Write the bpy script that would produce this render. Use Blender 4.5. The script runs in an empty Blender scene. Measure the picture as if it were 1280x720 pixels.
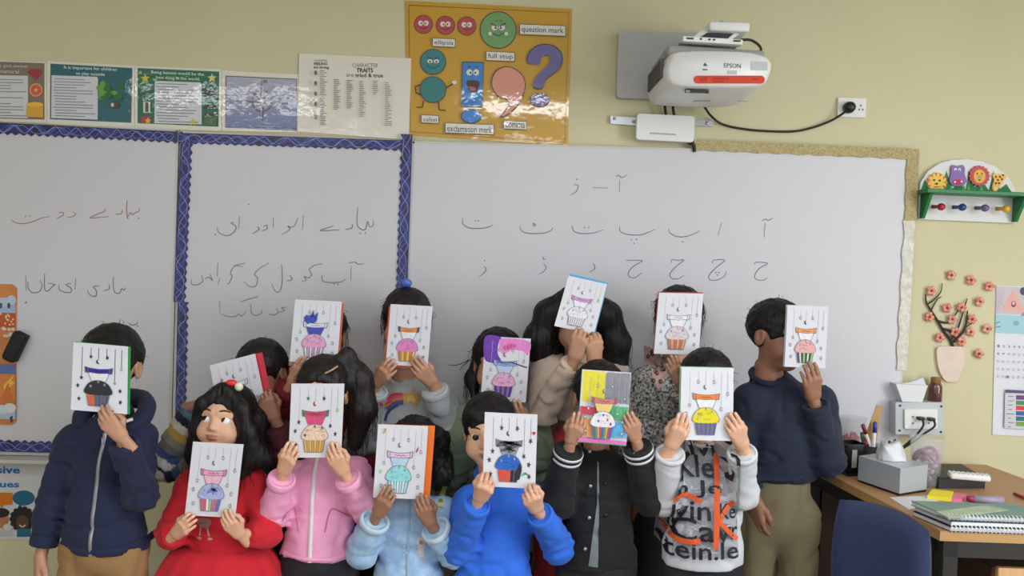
import bpy, bmesh, math, random
import numpy as np
from mathutils import Vector, Matrix

# ------------------------------------------------------------------ camera, world, lights, exposure
SC = bpy.context.scene
COL = SC.collection
FPX = 1104.0
CAM = np.array([0.0, -3.2, 1.42])
PITCH, ROLL = math.radians(-2.0), math.radians(2.0)
_f = np.array([0, math.cos(PITCH), math.sin(PITCH)])
_r0 = np.array([1.0, 0, 0]); _u0 = np.array([0, -math.sin(PITCH), math.cos(PITCH)])
_R = math.cos(ROLL) * _r0 + math.sin(ROLL) * _u0
_U = -math.sin(ROLL) * _r0 + math.cos(ROLL) * _u0
cd = bpy.data.cameras.new('camera'); cam = bpy.data.objects.new('camera', cd); COL.objects.link(cam)
cd.sensor_width = 36.0; cd.lens = 36.0 * FPX / 1280.0; cd.clip_start = 0.05
cam.matrix_world = Matrix(((_R[0], _U[0], -_f[0], CAM[0]), (_R[1], _U[1], -_f[1], CAM[1]), (_R[2], _U[2], -_f[2], CAM[2]), (0, 0, 0, 1)))
SC.camera = cam
SC.view_settings.view_transform = 'Standard'
SC.view_settings.look = 'None'
SC.view_settings.gamma = 1.0
SC.view_settings.use_curve_mapping = False
SC.view_settings.exposure = 0.29
CEIL = 2.402
world = bpy.data.worlds.new('world'); SC.world = world; world.use_nodes = True
bg = world.node_tree.nodes['Background']; bg.inputs[0].default_value = (0.90, 0.95, 1.0, 1); bg.inputs[1].default_value = 0.70
# ceiling light panels of the classroom (x, y, power)
LIGHTS = [(-1.85, -2.5, 7), (0.22, -2.5, 17), (2.35, -2.5, 20), (-1.85, -4.2, 4), (0.22, -4.2, 9), (2.35, -4.2, 14)]
for lx, ly, lp in LIGHTS:
    ld = bpy.data.lights.new('ceiling_lamp', 'AREA'); ld.shape = 'RECTANGLE'; ld.size = 1.15; ld.size_y = 0.30; ld.energy = lp
    ld.color = (0.91, 0.95, 1.0)
    lo = bpy.data.objects.new('ceiling_lamp', ld); COL.objects.link(lo); lo.location = (lx, ly, CEIL - 0.03)

# daylight through the window in the right wall
ld = bpy.data.lights.new('window_daylight', 'AREA'); ld.shape = 'RECTANGLE'; ld.size = 2.2; ld.size_y = 1.25; ld.energy = 80; ld.color = (0.90, 0.95, 1.0)
lo = bpy.data.objects.new('window_daylight', ld); COL.objects.link(lo); lo.location = (3.58, -3.1, 1.55); lo.rotation_euler = (0, math.radians(90), 0)

# ------------------------------------------------------------------ helpers
A = lambda *v: np.array(v, float)
def ray(x, y): return _f + _R * (x - 640.0) / FPX + _U * (360.0 - y) / FPX
def px(x, y, Y=0.0):
    v = ray(x, y); return CAM + v * ((Y - CAM[1]) / v[1])
def pz(x, y, z):
    v = ray(x, y); return CAM + v * ((z - CAM[2]) / v[2])
def nrm(v): return v / (np.linalg.norm(v) + 1e-12)
def lin(c):
    return tuple(((x / 255.0) / 12.92 if x / 255.0 <= 0.04045 else ((x / 255.0 + 0.055) / 1.055) ** 2.4) for x in c)
_mats = {}
def mat(name, rgb=None, rough=0.6, var=0.0, vscale=8.0, bump=0.0, bscale=120.0, stretch=(1, 1, 1), metal=0.0, coat=0.0, coat_rough=0.05, spec=0.5, attr=None, alpha=1.0, trans=0.0, emit=None, sheen=0.0, rgb2=None, wave=None):
    if name in _mats: return _mats[name]
    m = bpy.data.materials.new(name); m.use_nodes = True; _mats[name] = m
    nt = m.node_tree; N = nt.nodes; L = nt.links; P = N['Principled BSDF']
    P.inputs['Roughness'].default_value = rough; P.inputs['Metallic'].default_value = metal
    P.inputs['Specular IOR Level'].default_value = spec
    P.inputs['Coat Weight'].default_value = coat; P.inputs['Coat Roughness'].default_value = coat_rough
    P.inputs['Alpha'].default_value = alpha; P.inputs['Transmission Weight'].default_value = trans
    if sheen: P.inputs['Sheen Weight'].default_value = sheen
    tc = N.new('ShaderNodeTexCoord'); mp = N.new('ShaderNodeMapping'); mp.inputs['Scale'].default_value = stretch
    L.new(tc.outputs['Object'], mp.inputs['Vector'])
    base = None
    if attr:
        a = N.new('ShaderNodeVertexColor'); a.layer_name = attr; base = a.outputs['Color']
    if var > 0 or rgb2:
        n = N.new('ShaderNodeTexNoise'); n.inputs['Scale'].default_value = vscale; n.inputs['Detail'].default_value = 6
        L.new(mp.outputs['Vector'], n.inputs['Vector'])
        mx = N.new('ShaderNodeMix'); mx.data_type = 'RGBA'
        cr = N.new('ShaderNodeValToRGB'); cr.color_ramp.elements[0].position = 0.35; cr.color_ramp.elements[1].position = 0.65
        L.new(n.outputs['Fac'], cr.inputs['Fac']); L.new(cr.outputs['Color'], mx.inputs[0])
        if base is None:
            c = lin(rgb); c2 = lin(rgb2) if rgb2 else tuple(x * (1 - var) for x in c)
            mx.inputs[6].default_value = (*c, 1); mx.inputs[7].default_value = (*c2, 1)
        else:
            dk = N.new('ShaderNodeMix'); dk.data_type = 'RGBA'; dk.blend_type = 'MULTIPLY'; dk.inputs[0].default_value = 1
            dk.inputs[7].default_value = (1 - var, 1 - var, 1 - var, 1); L.new(base, dk.inputs[6])
            L.new(base, mx.inputs[6]); L.new(dk.outputs[2], mx.inputs[7])
        base = mx.outputs[2]
    if base is not None: L.new(base, P.inputs['Base Color'])
    else: P.inputs['Base Color'].default_value = (*lin(rgb), 1)
    if emit:
        P.inputs['Emission Color'].default_value = (*lin(rgb), 1); P.inputs['Emission Strength'].default_value = emit
    if bump > 0:
        n2 = N.new('ShaderNodeTexNoise'); n2.inputs['Scale'].default_value = bscale; n2.inputs['Detail'].default_value = 4
        L.new(mp.outputs['Vector'], n2.inputs['Vector'])
        b = N.new('ShaderNodeBump'); b.inputs['Strength'].default_value = bump; b.inputs['Distance'].default_value = 0.004
        L.new(n2.outputs['Fac'], b.inputs['Height']); L.new(b.outputs['Normal'], P.inputs['Normal'])
        if coat: L.new(b.outputs['Normal'], P.inputs['Coat Normal'])
    return m

def tag(o, label=None, cat=None, group=None, kind=None):
    if label: o['label'] = label
    if cat: o['category'] = cat
    if group: o['group'] = group
    if kind: o['kind'] = kind
    return o
_pinv = {}
def setpar(o, parent):
    o.parent = parent
    o.matrix_parent_inverse = _pinv.get(parent.name, Matrix.Identity(4))
def empty(name, loc, label=None, cat=None, group=None):
    o = bpy.data.objects.new(name, None); COL.objects.link(o); o.location = loc; o.empty_display_size = 0.1
    _pinv[o.name] = Matrix.Translation(-Vector(loc))
    return tag(o, label, cat, group)
def mkmesh(name, V, F, smooth=False):
    me = bpy.data.meshes.new(name)
    me.from_pydata([tuple(map(float, v)) for v in V], [], [tuple(map(int, f)) for f in F])
    if smooth: me.polygons.foreach_set('use_smooth', [True] * len(me.polygons))
    me.update(); return me
def npmesh(name, V, Q, smooth=True):
    """fast mesh from arrays, quads only"""
    me = bpy.data.meshes.new(name); n, m = len(V), len(Q)
    me.vertices.add(n); me.vertices.foreach_set('co', np.ascontiguousarray(V, np.float32).ravel())
    me.loops.add(4 * m); me.loops.foreach_set('vertex_index', np.ascontiguousarray(Q, np.int32).ravel())
    me.polygons.add(m); me.polygons.foreach_set('loop_start', np.arange(0, 4 * m, 4, dtype=np.int32))
    if smooth: me.polygons.foreach_set('use_smooth', np.ones(m, bool))
    me.update(calc_edges=True); return me
def link(name, me, material, parent=None, loc=None, **kw):
    o = bpy.data.objects.new(name, me); COL.objects.link(o)
    if material is not None and len(me.materials) == 0: me.materials.append(material)
    if parent is not None: setpar(o, parent)
    elif loc is not None:
        me.transform(Matrix.Translation(-Vector(loc))); o.location = loc
    tag(o, **kw); return o
class MB:
    """collects solids of one part; build() links them as one mesh object"""
    def __init__(s): s.V = []; s.F = []; s.sm = []
    def add(s, V, F, sm=False):
        k = len(s.V); s.V += [tuple(map(float, v)) for v in V]
        for f in F: s.F.append(tuple(k + i for i in f)); s.sm.append(sm)
        return s
    def box(s, c, d, rot=None, bev=0.0, seg=2):
        bm = bmesh.new(); bmesh.ops.create_cube(bm, size=1.0)
        for v in bm.verts: v.co = Vector((v.co.x * d[0], v.co.y * d[1], v.co.z * d[2]))
        if bev > 0: bmesh.ops.bevel(bm, geom=bm.edges[:], offset=bev, segments=seg, affect='EDGES', profile=0.5)
        M = rot.to_4x4() if rot is not None else Matrix.Identity(4)
        bm.verts.index_update()
        V = [Vector(c) + (M @ v.co) for v in bm.verts]; F = [[v.index for v in f.verts] for f in bm.faces]
        bm.free(); return s.add(V, F, bev > 0 and seg > 2)
    def tube(s, pts, r, n=8, caps=True):
        pts = [A(*p) for p in pts]; rs = r if hasattr(r, '__len__') else [r] * len(pts)
        V = []; F = []; up = None
        for i, p in enumerate(pts):
            t = nrm(pts[min(i + 1, len(pts) - 1)] - pts[max(i - 1, 0)])
            if up is None: up = A(0, 0, 1) if abs(t[2]) < 0.9 else A(1, 0, 0)
            a = nrm(up - t * (up @ t)); b = np.cross(t, a); up = a
            for k in range(n):
                q = 2 * math.pi * k / n; V.append(p + rs[i] * (math.cos(q) * a + math.sin(q) * b))
        for i in range(len(pts) - 1):
            for k in range(n):
                F.append((i * n + k, i * n + (k + 1) % n, (i + 1) * n + (k + 1) % n, (i + 1) * n + k))
        if caps: F.append(tuple(range(n))[::-1]); F.append(tuple((len(pts) - 1) * n + k for k in range(n)))
        return s.add(V, F, True)
    def lathe(s, prof, c, n=24, axis=None):
        """prof: (r, h) pairs along axis from c"""
        ax = nrm(A(*axis)) if axis is not None else A(0, 0, 1)
        a = nrm(np.cross(ax, A(1, 0, 0) if abs(ax[0]) < 0.9 else A(0, 1, 0))); b = np.cross(ax, a)
        V = []; F = []
        for r, h in prof:
            for k in range(n):
                q = 2 * math.pi * k / n; V.append(A(*c) + ax * h + r * (math.cos(q) * a + math.sin(q) * b))
        for i in range(len(prof) - 1):
            for k in range(n): F.append((i * n + k, i * n + (k + 1) % n, (i + 1) * n + (k + 1) % n, (i + 1) * n + k))
        F.append(tuple(range(n))[::-1]); F.append(tuple((len(prof) - 1) * n + k for k in range(n)))
        return s.add(V, F, True)
    def ell(s, c, r, n=16, m=10, rot=None):
        V = []; F = []
        for j in range(1, m):
            th = math.pi * j / m
            for k in range(n):
                q = 2 * math.pi * k / n
                v = Vector((r[0] * math.sin(th) * math.cos(q), r[1] * math.sin(th) * math.sin(q), r[2] * math.cos(th)))
                V.append(Vector(c) + (rot @ v if rot is not None else v))
        top = len(V); e = Vector((0, 0, r[2])); e = rot @ e if rot is not None else e
        V.append(Vector(c) + e); V.append(Vector(c) - e)
        for j in range(m - 2):
            for k in range(n): F.append((j * n + k, (j + 1) * n + k, (j + 1) * n + (k + 1) % n, j * n + (k + 1) % n))
        for k in range(n):
            F.append((top, k, (k + 1) % n)); F.append((top + 1, (m - 2) * n + (k + 1) % n, (m - 2) * n + k))
        return s.add(V, F, True)
    def prism(s, front, off):
        """front polygon (3D points) extruded by vector off"""
        n = len(front); V = [A(*p) for p in front] + [A(*p) + A(*off) for p in front]
        F = [tuple(range(n)), tuple(range(2 * n - 1, n - 1, -1))]
        for i in range(n): F.append((i, i + n, (i + 1) % n + n, (i + 1) % n))
        return s.add(V, F, False)
    def build(s, name, material, parent=None, top=False, **kw):
        me = bpy.data.meshes.new(name); me.from_pydata(s.V, [], s.F)
        me.polygons.foreach_set('use_smooth', s.sm); me.update()
        bm = bmesh.new(); bm.from_mesh(me); bmesh.ops.recalc_face_normals(bm, faces=bm.faces[:]); bm.to_mesh(me); bm.free()
        loc = None
        if parent is None:
            V = np.array(s.V); loc = (V.min(0) + V.max(0)) / 2; loc[2] = V[:, 2].min(); loc = tuple(map(float, loc))
        return link(name, me, material, parent, loc, **kw)
def wallslab(pts, yf, yb=0.0):
    """photo outline of a flat thing on the back wall -> solid between y=yf and y=yb"""
    P = [px(x, y, yf) for x, y in pts]; m = MB(); m.prism(P, (0, yb - yf, 0)); return m
def cat(pts, n=5, closed=False):
    """Catmull-Rom through 2D/3D points"""
    p = [np.array(q, float) for q in pts]
    if len(p) < 3: return p
    out = []; N = len(p)
    rng = range(N if closed else N - 1)
    for i in rng:
        if closed: a, b, c, d = p[(i - 1) % N], p[i], p[(i + 1) % N], p[(i + 2) % N]
        else: a, b, c, d = p[max(i - 1, 0)], p[i], p[i + 1], p[min(i + 2, N - 1)]
        for k in range(n):
            t = k / n
            out.append(0.5 * (2 * b + (c - a) * t + (2 * a - 5 * b + 4 * c - d) * t * t + (3 * b - a - 3 * c + d) * t ** 3))
    if not closed: out.append(p[-1])
    return out
_txt = {}
def glyphs(s, bold=0.0):
    if (s, bold) in _txt: return _txt[(s, bold)]
    c = bpy.data.curves.new('t', 'FONT'); c.body = s; c.resolution_u = 2; c.offset = bold
    o = bpy.data.objects.new('t', c); COL.objects.link(o)
    dg = bpy.context.evaluated_depsgraph_get(); me = bpy.data.meshes.new_from_object(o.evaluated_get(dg))
    V = np.array([v.co[:2] for v in me.vertices]); F = [tuple(p.vertices) for p in me.polygons]
    bpy.data.objects.remove(o); bpy.data.curves.remove(c); bpy.data.meshes.remove(me)
    _txt[(s, bold)] = (V, F); return V, F
class Print:
    """flat printed artwork: coloured 2D shapes (u right, v down), layered, mapped onto a surface; one mesh with a colour attribute"""
    def __init__(s, mp, eps=0.00012): s.mp = mp; s.eps = eps; s.V = []; s.F = []; s.C = []; s.k = 0
    def faces(s, P2, F, col):
        s.k += 1; b = len(s.V); c = (*lin(col), 1.0)
        s.V += [s.mp(p[0], p[1], s.k * s.eps) for p in P2]
        for f in F: s.F.append(tuple(b + i for i in f)); s.C.append(c)
        return s
    def poly(s, P2, col): return s.faces(P2, [tuple(range(len(P2)))], col)
    def rect(s, x0, y0, x1, y1, col, sl=0.0):
        return s.poly([(x0, y0), (x1, y0 + sl * (x1 - x0)), (x1, y1 + sl * (x1 - x0)), (x0, y1)], col)
    def ell(s, x, y, rx, ry, col, n=20, a0=0, a1=2 * math.pi):
        return s.poly([(x + rx * math.cos(a0 + (a1 - a0) * i / n), y + ry * math.sin(a0 + (a1 - a0) * i / n)) for i in range(n)], col)
    def ring(s, x, y, rx, ry, w, col, n=20):
        return s.line([(x + rx * math.cos(2 * math.pi * i / n), y + ry * math.sin(2 * math.pi * i / n)) for i in range(n + 1)], w, col)
    def line(s, pts, w, col, taper=False):
        p = [np.array(q, float) for q in pts]; P2 = []; n = len(p)
        for i in range(n):
            t = nrm(p[min(i + 1, n - 1)] - p[max(i - 1, 0)]); q = A(-t[1], t[0]); ww = w / 2
            if taper: ww *= 0.45 + 0.55 * math.sin(math.pi * (0.12 + 0.8 * i / max(1, n - 1)))
            P2 += [p[i] + q * ww, p[i] - q * ww]
        return s.faces(P2, [(2 * i, 2 * i + 1, 2 * i + 3, 2 * i + 2) for i in range(n - 1)], col)
    def star(s, x, y, r, col, n=5, inner=0.45, rot=0.0):
        return s.poly([(x + r * (1 if i % 2 == 0 else inner) * math.sin(rot + math.pi * i / n), y - r * (1 if i % 2 == 0 else inner) * math.cos(rot + math.pi * i / n)) for i in range(2 * n)], col)
    def text(s, t, x0, y0, x1, y1, col, bold=0.0, sl=0.0):
        V, F = glyphs(t, bold)
        if len(V) == 0: return s
        lo, hi = V.min(0), V.max(0); q = (V - lo) / (hi - lo)
        X = x0 + q[:, 0] * (x1 - x0); Y = y1 - q[:, 1] * (y1 - y0) + sl * (X - x0)
        return s.faces(list(zip(X, Y)), F, col)
    def build(s, name, material, parent, **kw):
        me = bpy.data.meshes.new(name); me.from_pydata([tuple(map(float, v)) for v in s.V], [], s.F); me.update()
        ca = me.color_attributes.new('Col', 'FLOAT_COLOR', 'CORNER'); buf = []
        for p, c in zip(me.polygons, s.C): buf += list(c) * p.loop_total
        ca.data.foreach_set('color', buf)
        return link(name, me, material, parent, **kw)
def wallmap(y0): return lambda x, y, k: px(x, y, y0 - k)

# ------------------------------------------------------------------ materials shared by several things
M_wall = mat('wall_paint', (206, 200, 164), 0.75, var=0.05, vscale=2.5, bump=0.08, bscale=90)
M_board = mat('whiteboard_enamel', (205, 204, 210), 0.34, var=0.03, vscale=1.2, spec=0.45)
M_alu = mat('white_edge', (196, 194, 190), 0.45)
M_ink = mat('marker_ink', attr='Col', rough=0.6)
M_gloss = mat('laminated_print', attr='Col', rough=0.45, coat=1.0, coat_rough=0.05, bump=0.55, bscale=11.0)
M_lam = mat('laminate_sheet', (222, 218, 205), 0.4, coat=1.0, coat_rough=0.05, bump=0.55, bscale=11.0)
M_print = mat('matt_print', attr='Col', rough=0.65)
M_crayon = mat('crayon_print', attr='Col', rough=0.7, var=0.14, vscale=160, stretch=(1, 1, 0.35))
M_paper = mat('white_paper', (209, 210, 217), 0.65, var=0.02, vscale=6)
M_white = mat('white_plastic', (226, 226, 224), 0.4)
M_grey = mat('grey_plastic', (165, 166, 166), 0.5)
M_black = mat('black_plastic', (18, 18, 20), 0.4)
M_cable = mat('black_cable', (12, 12, 13), 0.5)
M_steel = mat('brushed_steel', (170, 172, 175), 0.3, metal=0.9)

# ------------------------------------------------------------------ room shell
def slab(name, lo, hi, m):
    b = MB(); b.box([(lo[i] + hi[i]) / 2 for i in range(3)], [hi[i] - lo[i] for i in range(3)]); return b.build(name, m, kind='structure')
slab('wall_back', (-3.6, 0, 0), (3.6, 0.12, CEIL), M_wall)
slab('floor', (-3.6, -4.6, -0.1), (3.6, 0.12, 0), mat('floor_vinyl', (168, 158, 142), 0.6, var=0.15, vscale=5))
slab('ceiling', (-3.6, -4.6, CEIL), (3.6, 0.12, CEIL + 0.1), mat('ceiling_tiles', (236, 234, 228), 0.85, bump=0.2, bscale=60))
slab('wall_left', (-3.72, -4.6, 0), (-3.6, 0.12, CEIL), M_wall)
slab('wall_right', (3.6, -1.95, 0), (3.72, 0.12, CEIL), M_wall)
slab('wall_right_low', (3.6, -4.6, 0), (3.72, -1.95, 0.9), M_wall)
slab('wall_right_high', (3.6, -4.6, 2.2), (3.72, -1.95, CEIL), M_wall)
slab('wall_right_far', (3.6, -4.6, 0.9), (3.72, -4.25, 2.2), M_wall)
slab('baseboard_back', (-3.6, -0.015, 0), (3.6, 0, 0.09), mat('skirting', (150, 140, 120), 0.5))
M_diff = mat('lamp_diffuser', (255, 250, 240), 0.5, emit=2.2)
for i, (lx, ly, lp) in enumerate(LIGHTS):
    r = empty('ceiling_light', (lx, ly, CEIL), 'recessed fluorescent ceiling panel, ' + ('front row ' if i < 3 else 'rear row ') + ('left', 'middle', 'right')[i % 3] + ', overhead', 'ceiling light', 'ceiling light panels')
    b = MB(); b.box((lx, ly - 0.19, CEIL - 0.008), (1.24, 0.03, 0.016)).box((lx, ly + 0.19, CEIL - 0.008), (1.24, 0.03, 0.016))
    b.box((lx - 0.605, ly, CEIL - 0.008), (0.03, 0.41, 0.016)).box((lx + 0.605, ly, CEIL - 0.008), (0.03, 0.41, 0.016)); b.build('frame', M_white, r)
    b = MB(); b.box((lx, ly, CEIL - 0.004), (1.18, 0.35, 0.006)); b.build('diffuser', M_diff, r)

# ------------------------------------------------------------------ whiteboards, writing, border strips
YB = -0.022
def board(label, pts, inset=3):
    P = [px(x, y, YB) for x, y in pts]; c = sum(P) / 4
    r = empty('whiteboard', (float(c[0]), 0.0, float(min(p[2] for p in P))), label, 'whiteboard')
    wallslab(pts, YB, -0.004).build('writing_surface', M_board, r)
    cx = sum(p[0] for p in pts) / 4; cy = sum(p[1] for p in pts) / 4
    fr = MB()
    for i in range(4):
        p, q = px(*pts[i], YB), px(*pts[(i + 1) % 4], YB); m = (p + q) / 2; d = q - p
        n = nrm(m - c); ang = math.atan2(d[2], d[0])
        fr.box(m + n * 0.004 + A(0, 0.0115, 0), (np.linalg.norm(d) + 0.012, 0.0205, 0.009), Matrix.Rotation(-ang, 3, 'Y'))
    fr.build('frame', M_alu, r)
    return r
bdA = board('left whiteboard panel with blue scalloped border and an orange strip on it', [(-210, 150), (220, 165), (210, 571), (-210, 560)])
bdB = board('middle whiteboard panel with grey handwriting between two blue border strips', [(228, 166.5), (508, 178), (492, 578), (217, 571)])
bdC = board('large right whiteboard with rows of handwritten letters and gold border', [(518, 179), (1138, 196), (1120, 592), (502, 578)])
tr = MB()
p, q = px(-200, 570, -0.05), px(205, 578, -0.05); tr.box((p + q) / 2, (np.linalg.norm(q - p), 0.07, 0.012), Matrix.Rotation(-math.atan2(q[2] - p[2], q[0] - p[0]), 3, 'Y'))
tr.build('pen_tray', M_alu, bdA)
def strokes(parent, name, X0, Y0, sc, S, D=(), col=(120, 108, 118), w=1.15):
    P = Print(wallmap(YB - 0.0006), 0.00001)
    for s in S:
        pts = [(X0 + a / sc, Y0 + b / sc) for a, b in s]
        P.line(cat(pts, 6), w, col, True)
    for a, b in D: P.ell(X0 + a / sc, Y0 + b / sc, 0.95, 0.95, col, 10)
    P.build(name, M_ink, parent, kind='stuff')
strokes(bdA, 'handwriting', 0, 240, 5.818, [[(80, 200), (110, 222), (170, 230), (240, 215), (300, 190), (360, 180)], [(425, 150), (455, 148), (460, 165), (440, 180), (410, 195)], [(530, 145), (550, 160), (530, 178), (485, 185)], [(765, 120), (760, 140), (700, 165), (655, 188), (720, 185), (795, 178)], [(840, 160), (880, 158), (890, 130)], [(925, 60), (920, 120), (925, 185)], [(925, 185), (950, 150), (960, 165), (985, 150), (1010, 140), (1015, 115)]], [(185, 178), (218, 175), (1010, 190), (930, 190)], (158, 112, 116), 1.2)
strokes(bdA, 'handwriting', 0, 330, 5.818, [[(187, 85), (190, 195)], [(205, 130), (205, 175), (235, 208), (285, 200), (305, 160), (290, 115)], [(325, 70), (325, 180), (350, 195), (385, 160), (400, 150), (350, 140)], [(520, 140), (480, 150), (515, 175), (515, 205), (470, 205), (430, 185), (430, 150)], [(550, 105), (545, 185)], [(720, 160), (680, 165), (700, 195), (695, 235), (655, 225), (635, 190)], [(790, 150), (795, 180), (755, 195)], [(825, 90), (825, 170), (840, 210), (870, 210), (885, 180), (905, 190), (910, 170)], [(935, 430), (960, 445), (995, 435), (1000, 420)]], [(190, 278), (186, 284), (1000, 452)], (105, 98, 112))
strokes(bdB, 'handwriting', 250, 250, 5.565, [[(240, 155), (215, 160), (250, 185), (235, 225), (185, 248), (130, 225), (120, 190)], [(275, 110), (270, 195)], [(440, 185), (465, 175), (465, 200), (430, 215)], [(400, 185), (410, 205), (365, 235)], [(510, 120), (510, 195)], [(680, 125), (660, 175), (630, 190), (610, 180), (625, 205), (570, 240)], [(720, 105), (712, 205)], [(930, 180), (880, 195), (838, 212), (900, 212), (970, 207)], [(1060, 165), (1055, 195), (1010, 205)], [(1098, 50), (1092, 160), (1115, 200), (1150, 205), (1165, 150), (1180, 185), (1205, 175), (1205, 140)]], [(105, 240), (1115, 232), (1150, 230), (340, 30)], (112, 104, 112))
strokes(bdB, 'handwriting', 230, 310, 5.333, [[(50, 210), (50, 240), (90, 245), (125, 220), (115, 180)], [(140, 205), (165, 195), (190, 215), (170, 170)], [(225, 100), (222, 190)], [(240, 200), (225, 245)], [(285, 235), (300, 235), (320, 190), (310, 165), (340, 120), (410, 100)], [(330, 115), (395, 125)], [(565, 100), (500, 140), (470, 175), (490, 200), (480, 250), (440, 258), (400, 225)], [(650, 110), (655, 220), (640, 285), (610, 290), (585, 240)], [(705, 180), (720, 210), (685, 220)], [(925, 105), (870, 115), (835, 145), (850, 175), (830, 200), (800, 190), (815, 215), (785, 220)], [(920, 180), (925, 220), (980, 230), (1050, 225), (1080, 205)], [(1115, 120), (1112, 215)], [(1095, 100), (1140, 95), (1160, 108), (1200, 105)]], [(1000, 240), (1025, 240)], (118, 110, 118))
strokes(bdB, 'handwriting', 230, 310, 5.333, [[(238, 355), (240, 430)], [(250, 440), (300, 458), (345, 455), (365, 440), (385, 455), (415, 420)], [(375, 360), (440, 338), (495, 325)], [(445, 375), (450, 430), (480, 450), (520, 430), (515, 410)], [(565, 440), (600, 445), (625, 430), (615, 400)], [(630, 430), (670, 415), (650, 400), (685, 395)]], [], (128, 120, 126))
strokes(bdC, 'handwriting', 560, 210, 4.8, [[(755, 100), (780, 105), (770, 140), (732, 165)], [(868, 118), (960, 120)], [(1030, 75), (1028, 145)], [(1005, 50), (1025, 45), (1045, 58), (1075, 40)]], [(772, 68)], (120, 112, 122))
strokes(bdC, 'handwriting', 560, 210, 4.8, [[(88, 300), (90, 335), (130, 360), (200, 362), (250, 352), (268, 340)], [(432, 348), (440, 375), (480, 392), (560, 392), (610, 380), (630, 358)], [(510, 328), (513, 348), (526, 339), (510, 333)], [(745, 345), (755, 378), (800, 393), (870, 390), (935, 370)], [(1030, 352), (1035, 380), (1075, 398), (1150, 402), (1205, 385), (1243, 368)]], [(165, 318), (183, 316), (820, 357), (845, 357), (1100, 430), (1131, 428), (1116, 452)], (110, 102, 114))
strokes(bdC, 'handwriting', 560, 210, 4.8, [[(215, 590), (230, 605), (215, 630), (188, 652)], [(572, 575), (588, 595), (575, 620), (545, 637)], [(570, 532), (573, 548), (583, 543)], [(868, 572), (882, 590), (875, 610), (848, 625)]], [(220, 555)], (116, 108, 118))
strokes(bdC, 'handwriting', 760, 260, 5.818, [[(440, 150), (450, 180), (500, 207), (560, 208), (620, 190), (670, 165)], [(825, 108), (800, 200)], [(1143, 110), (1135, 215)], [(1120, 95), (1145, 80), (1165, 90), (1200, 72)]], [(542, 245)], (110, 102, 112))
strokes(bdC, 'handwriting', 760, 260, 5.818, [[(130, 380), (190, 380), (250, 385), (190, 420), (150, 465), (155, 500), (200, 505), (245, 470)], [(460, 400), (465, 378), (510, 380), (550, 380), (490, 430), (450, 480), (465, 512), (510, 515), (552, 490)], [(758, 405), (770, 380), (850, 380), (790, 430), (735, 490), (745, 522), (800, 522), (850, 490), (860, 460)], [(1065, 410), (1075, 395), (1160, 402), (1100, 440), (1068, 490), (1080, 520), (1130, 525), (1160, 505)]], [(785, 470), (805, 470), (795, 488)], (112, 104, 116))
strokes(bdC, 'handwriting', 560, 440, 4.0, [[(0, 64), (40, 66), (85, 50), (110, 38), (75, 70), (58, 92)], [(115, 40), (130, 50)]], [], (70, 66, 72))

M_blue = mat('navy_border_paper', (42, 42, 112), 0.5, rgb2=(24, 20, 64), vscale=26, bump=0.15, bscale=40, coat=0.4)
M_gold = mat('gold_glitter_paper', (186, 170, 112), 0.35, rgb2=(150, 132, 78), vscale=160, bump=0.7, bscale=300, spec=0.8)
M_wavy = mat('light_line_print', attr='Col', rough=0.5)
def border(label, a, b, w, side, seed, m=None, name='border_strip', lines=True, tooth=10.0, amp=3.2):
    """scalloped paper strip from a to b (photo px), straight edge on one side, teeth on the other; w = width vector px"""
    rnd = random.Random(seed); a, b = np.array(a, float), np.array(b, float); d = b - a; Ln = np.linalg.norm(d); t = d / Ln; n = np.array(w, float); wl = np.linalg.norm(n); n = n / wl
    k = max(3, int(Ln / (tooth / 4))); pts = [a, b]
    for i in range(k, -1, -1):
        s = i / k * Ln; ph = (s / tooth) % 1.0
        pts.append(a + t * s + n * (wl - amp * 0.5 + amp * (abs(ph - 0.5) * 2 - 0.5) + rnd.uniform(-.3, .3)))
    e = 0.0003 * seed; ob = wallslab(pts, YB - 0.003 - e, YB - 0.0012)
    c = px(*((a + b) / 2), YB)
    r = empty(name, tuple(map(float, c)), label, 'border strip', 'scalloped border strips')
    ob.build('paper_strip', m or M_blue, r)
    if lines:
        P = Print(wallmap(YB - 0.0034 - e), 0.00001)
        for j in range(4):
            q = []; ph = rnd.uniform(0, 6); per = rnd.uniform(24, 50); s = 0
            while s <= Ln:
                v = wl * 0.46 + wl * 0.34 * math.sin(2 * math.pi * s / per + ph) + rnd.uniform(-1, 1)
                q.append(a + t * s + n * min(max(v, 1.0), wl - amp - 0.5)); s += 4.5
            P.line(cat(q, 2), 0.7, [(128, 134, 216), (96, 110, 196), (150, 150, 205), (70, 96, 190)][j])
        P.build('line_pattern', M_wavy, r)
    return r
border('blue scalloped strip along the top of the left whiteboard', (-200, 143), (222, 164.5), (-0.6, 15), 1, 1)
border('blue scalloped strip along the top of the middle whiteboard', (224, 166), (506, 175.5), (-0.5, 14), 1, 2)
border('upper blue scalloped upright strip between left and middle whiteboards', (226, 170), (217, 377), (15.5, 0.6), 1, 3)
border('lower blue scalloped upright strip ending behind the girl in red', (222, 377), (219, 520), (14, 0.6), 1, 4)
border('blue scalloped upright strip on the right edge of the middle whiteboard', (515.5, 168), (509, 362), (-15, -0.6), 1, 5)
border('blue scalloped strip along the bottom of the left whiteboard', (-200, 559), (208, 570), (0.5, -15), 1, 6)
border('gold glitter strip along the top of the large whiteboard', (868, 174.5), (1149, 186.5), (0, 14), 1, 7, M_gold, lines=False, tooth=26, amp=2)
border('gold glitter strip down the upper right edge of the large whiteboard', (1149, 187), (1146, 276), (-16, -0.5), 1, 8, M_gold, lines=False, tooth=30, amp=2)
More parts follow.
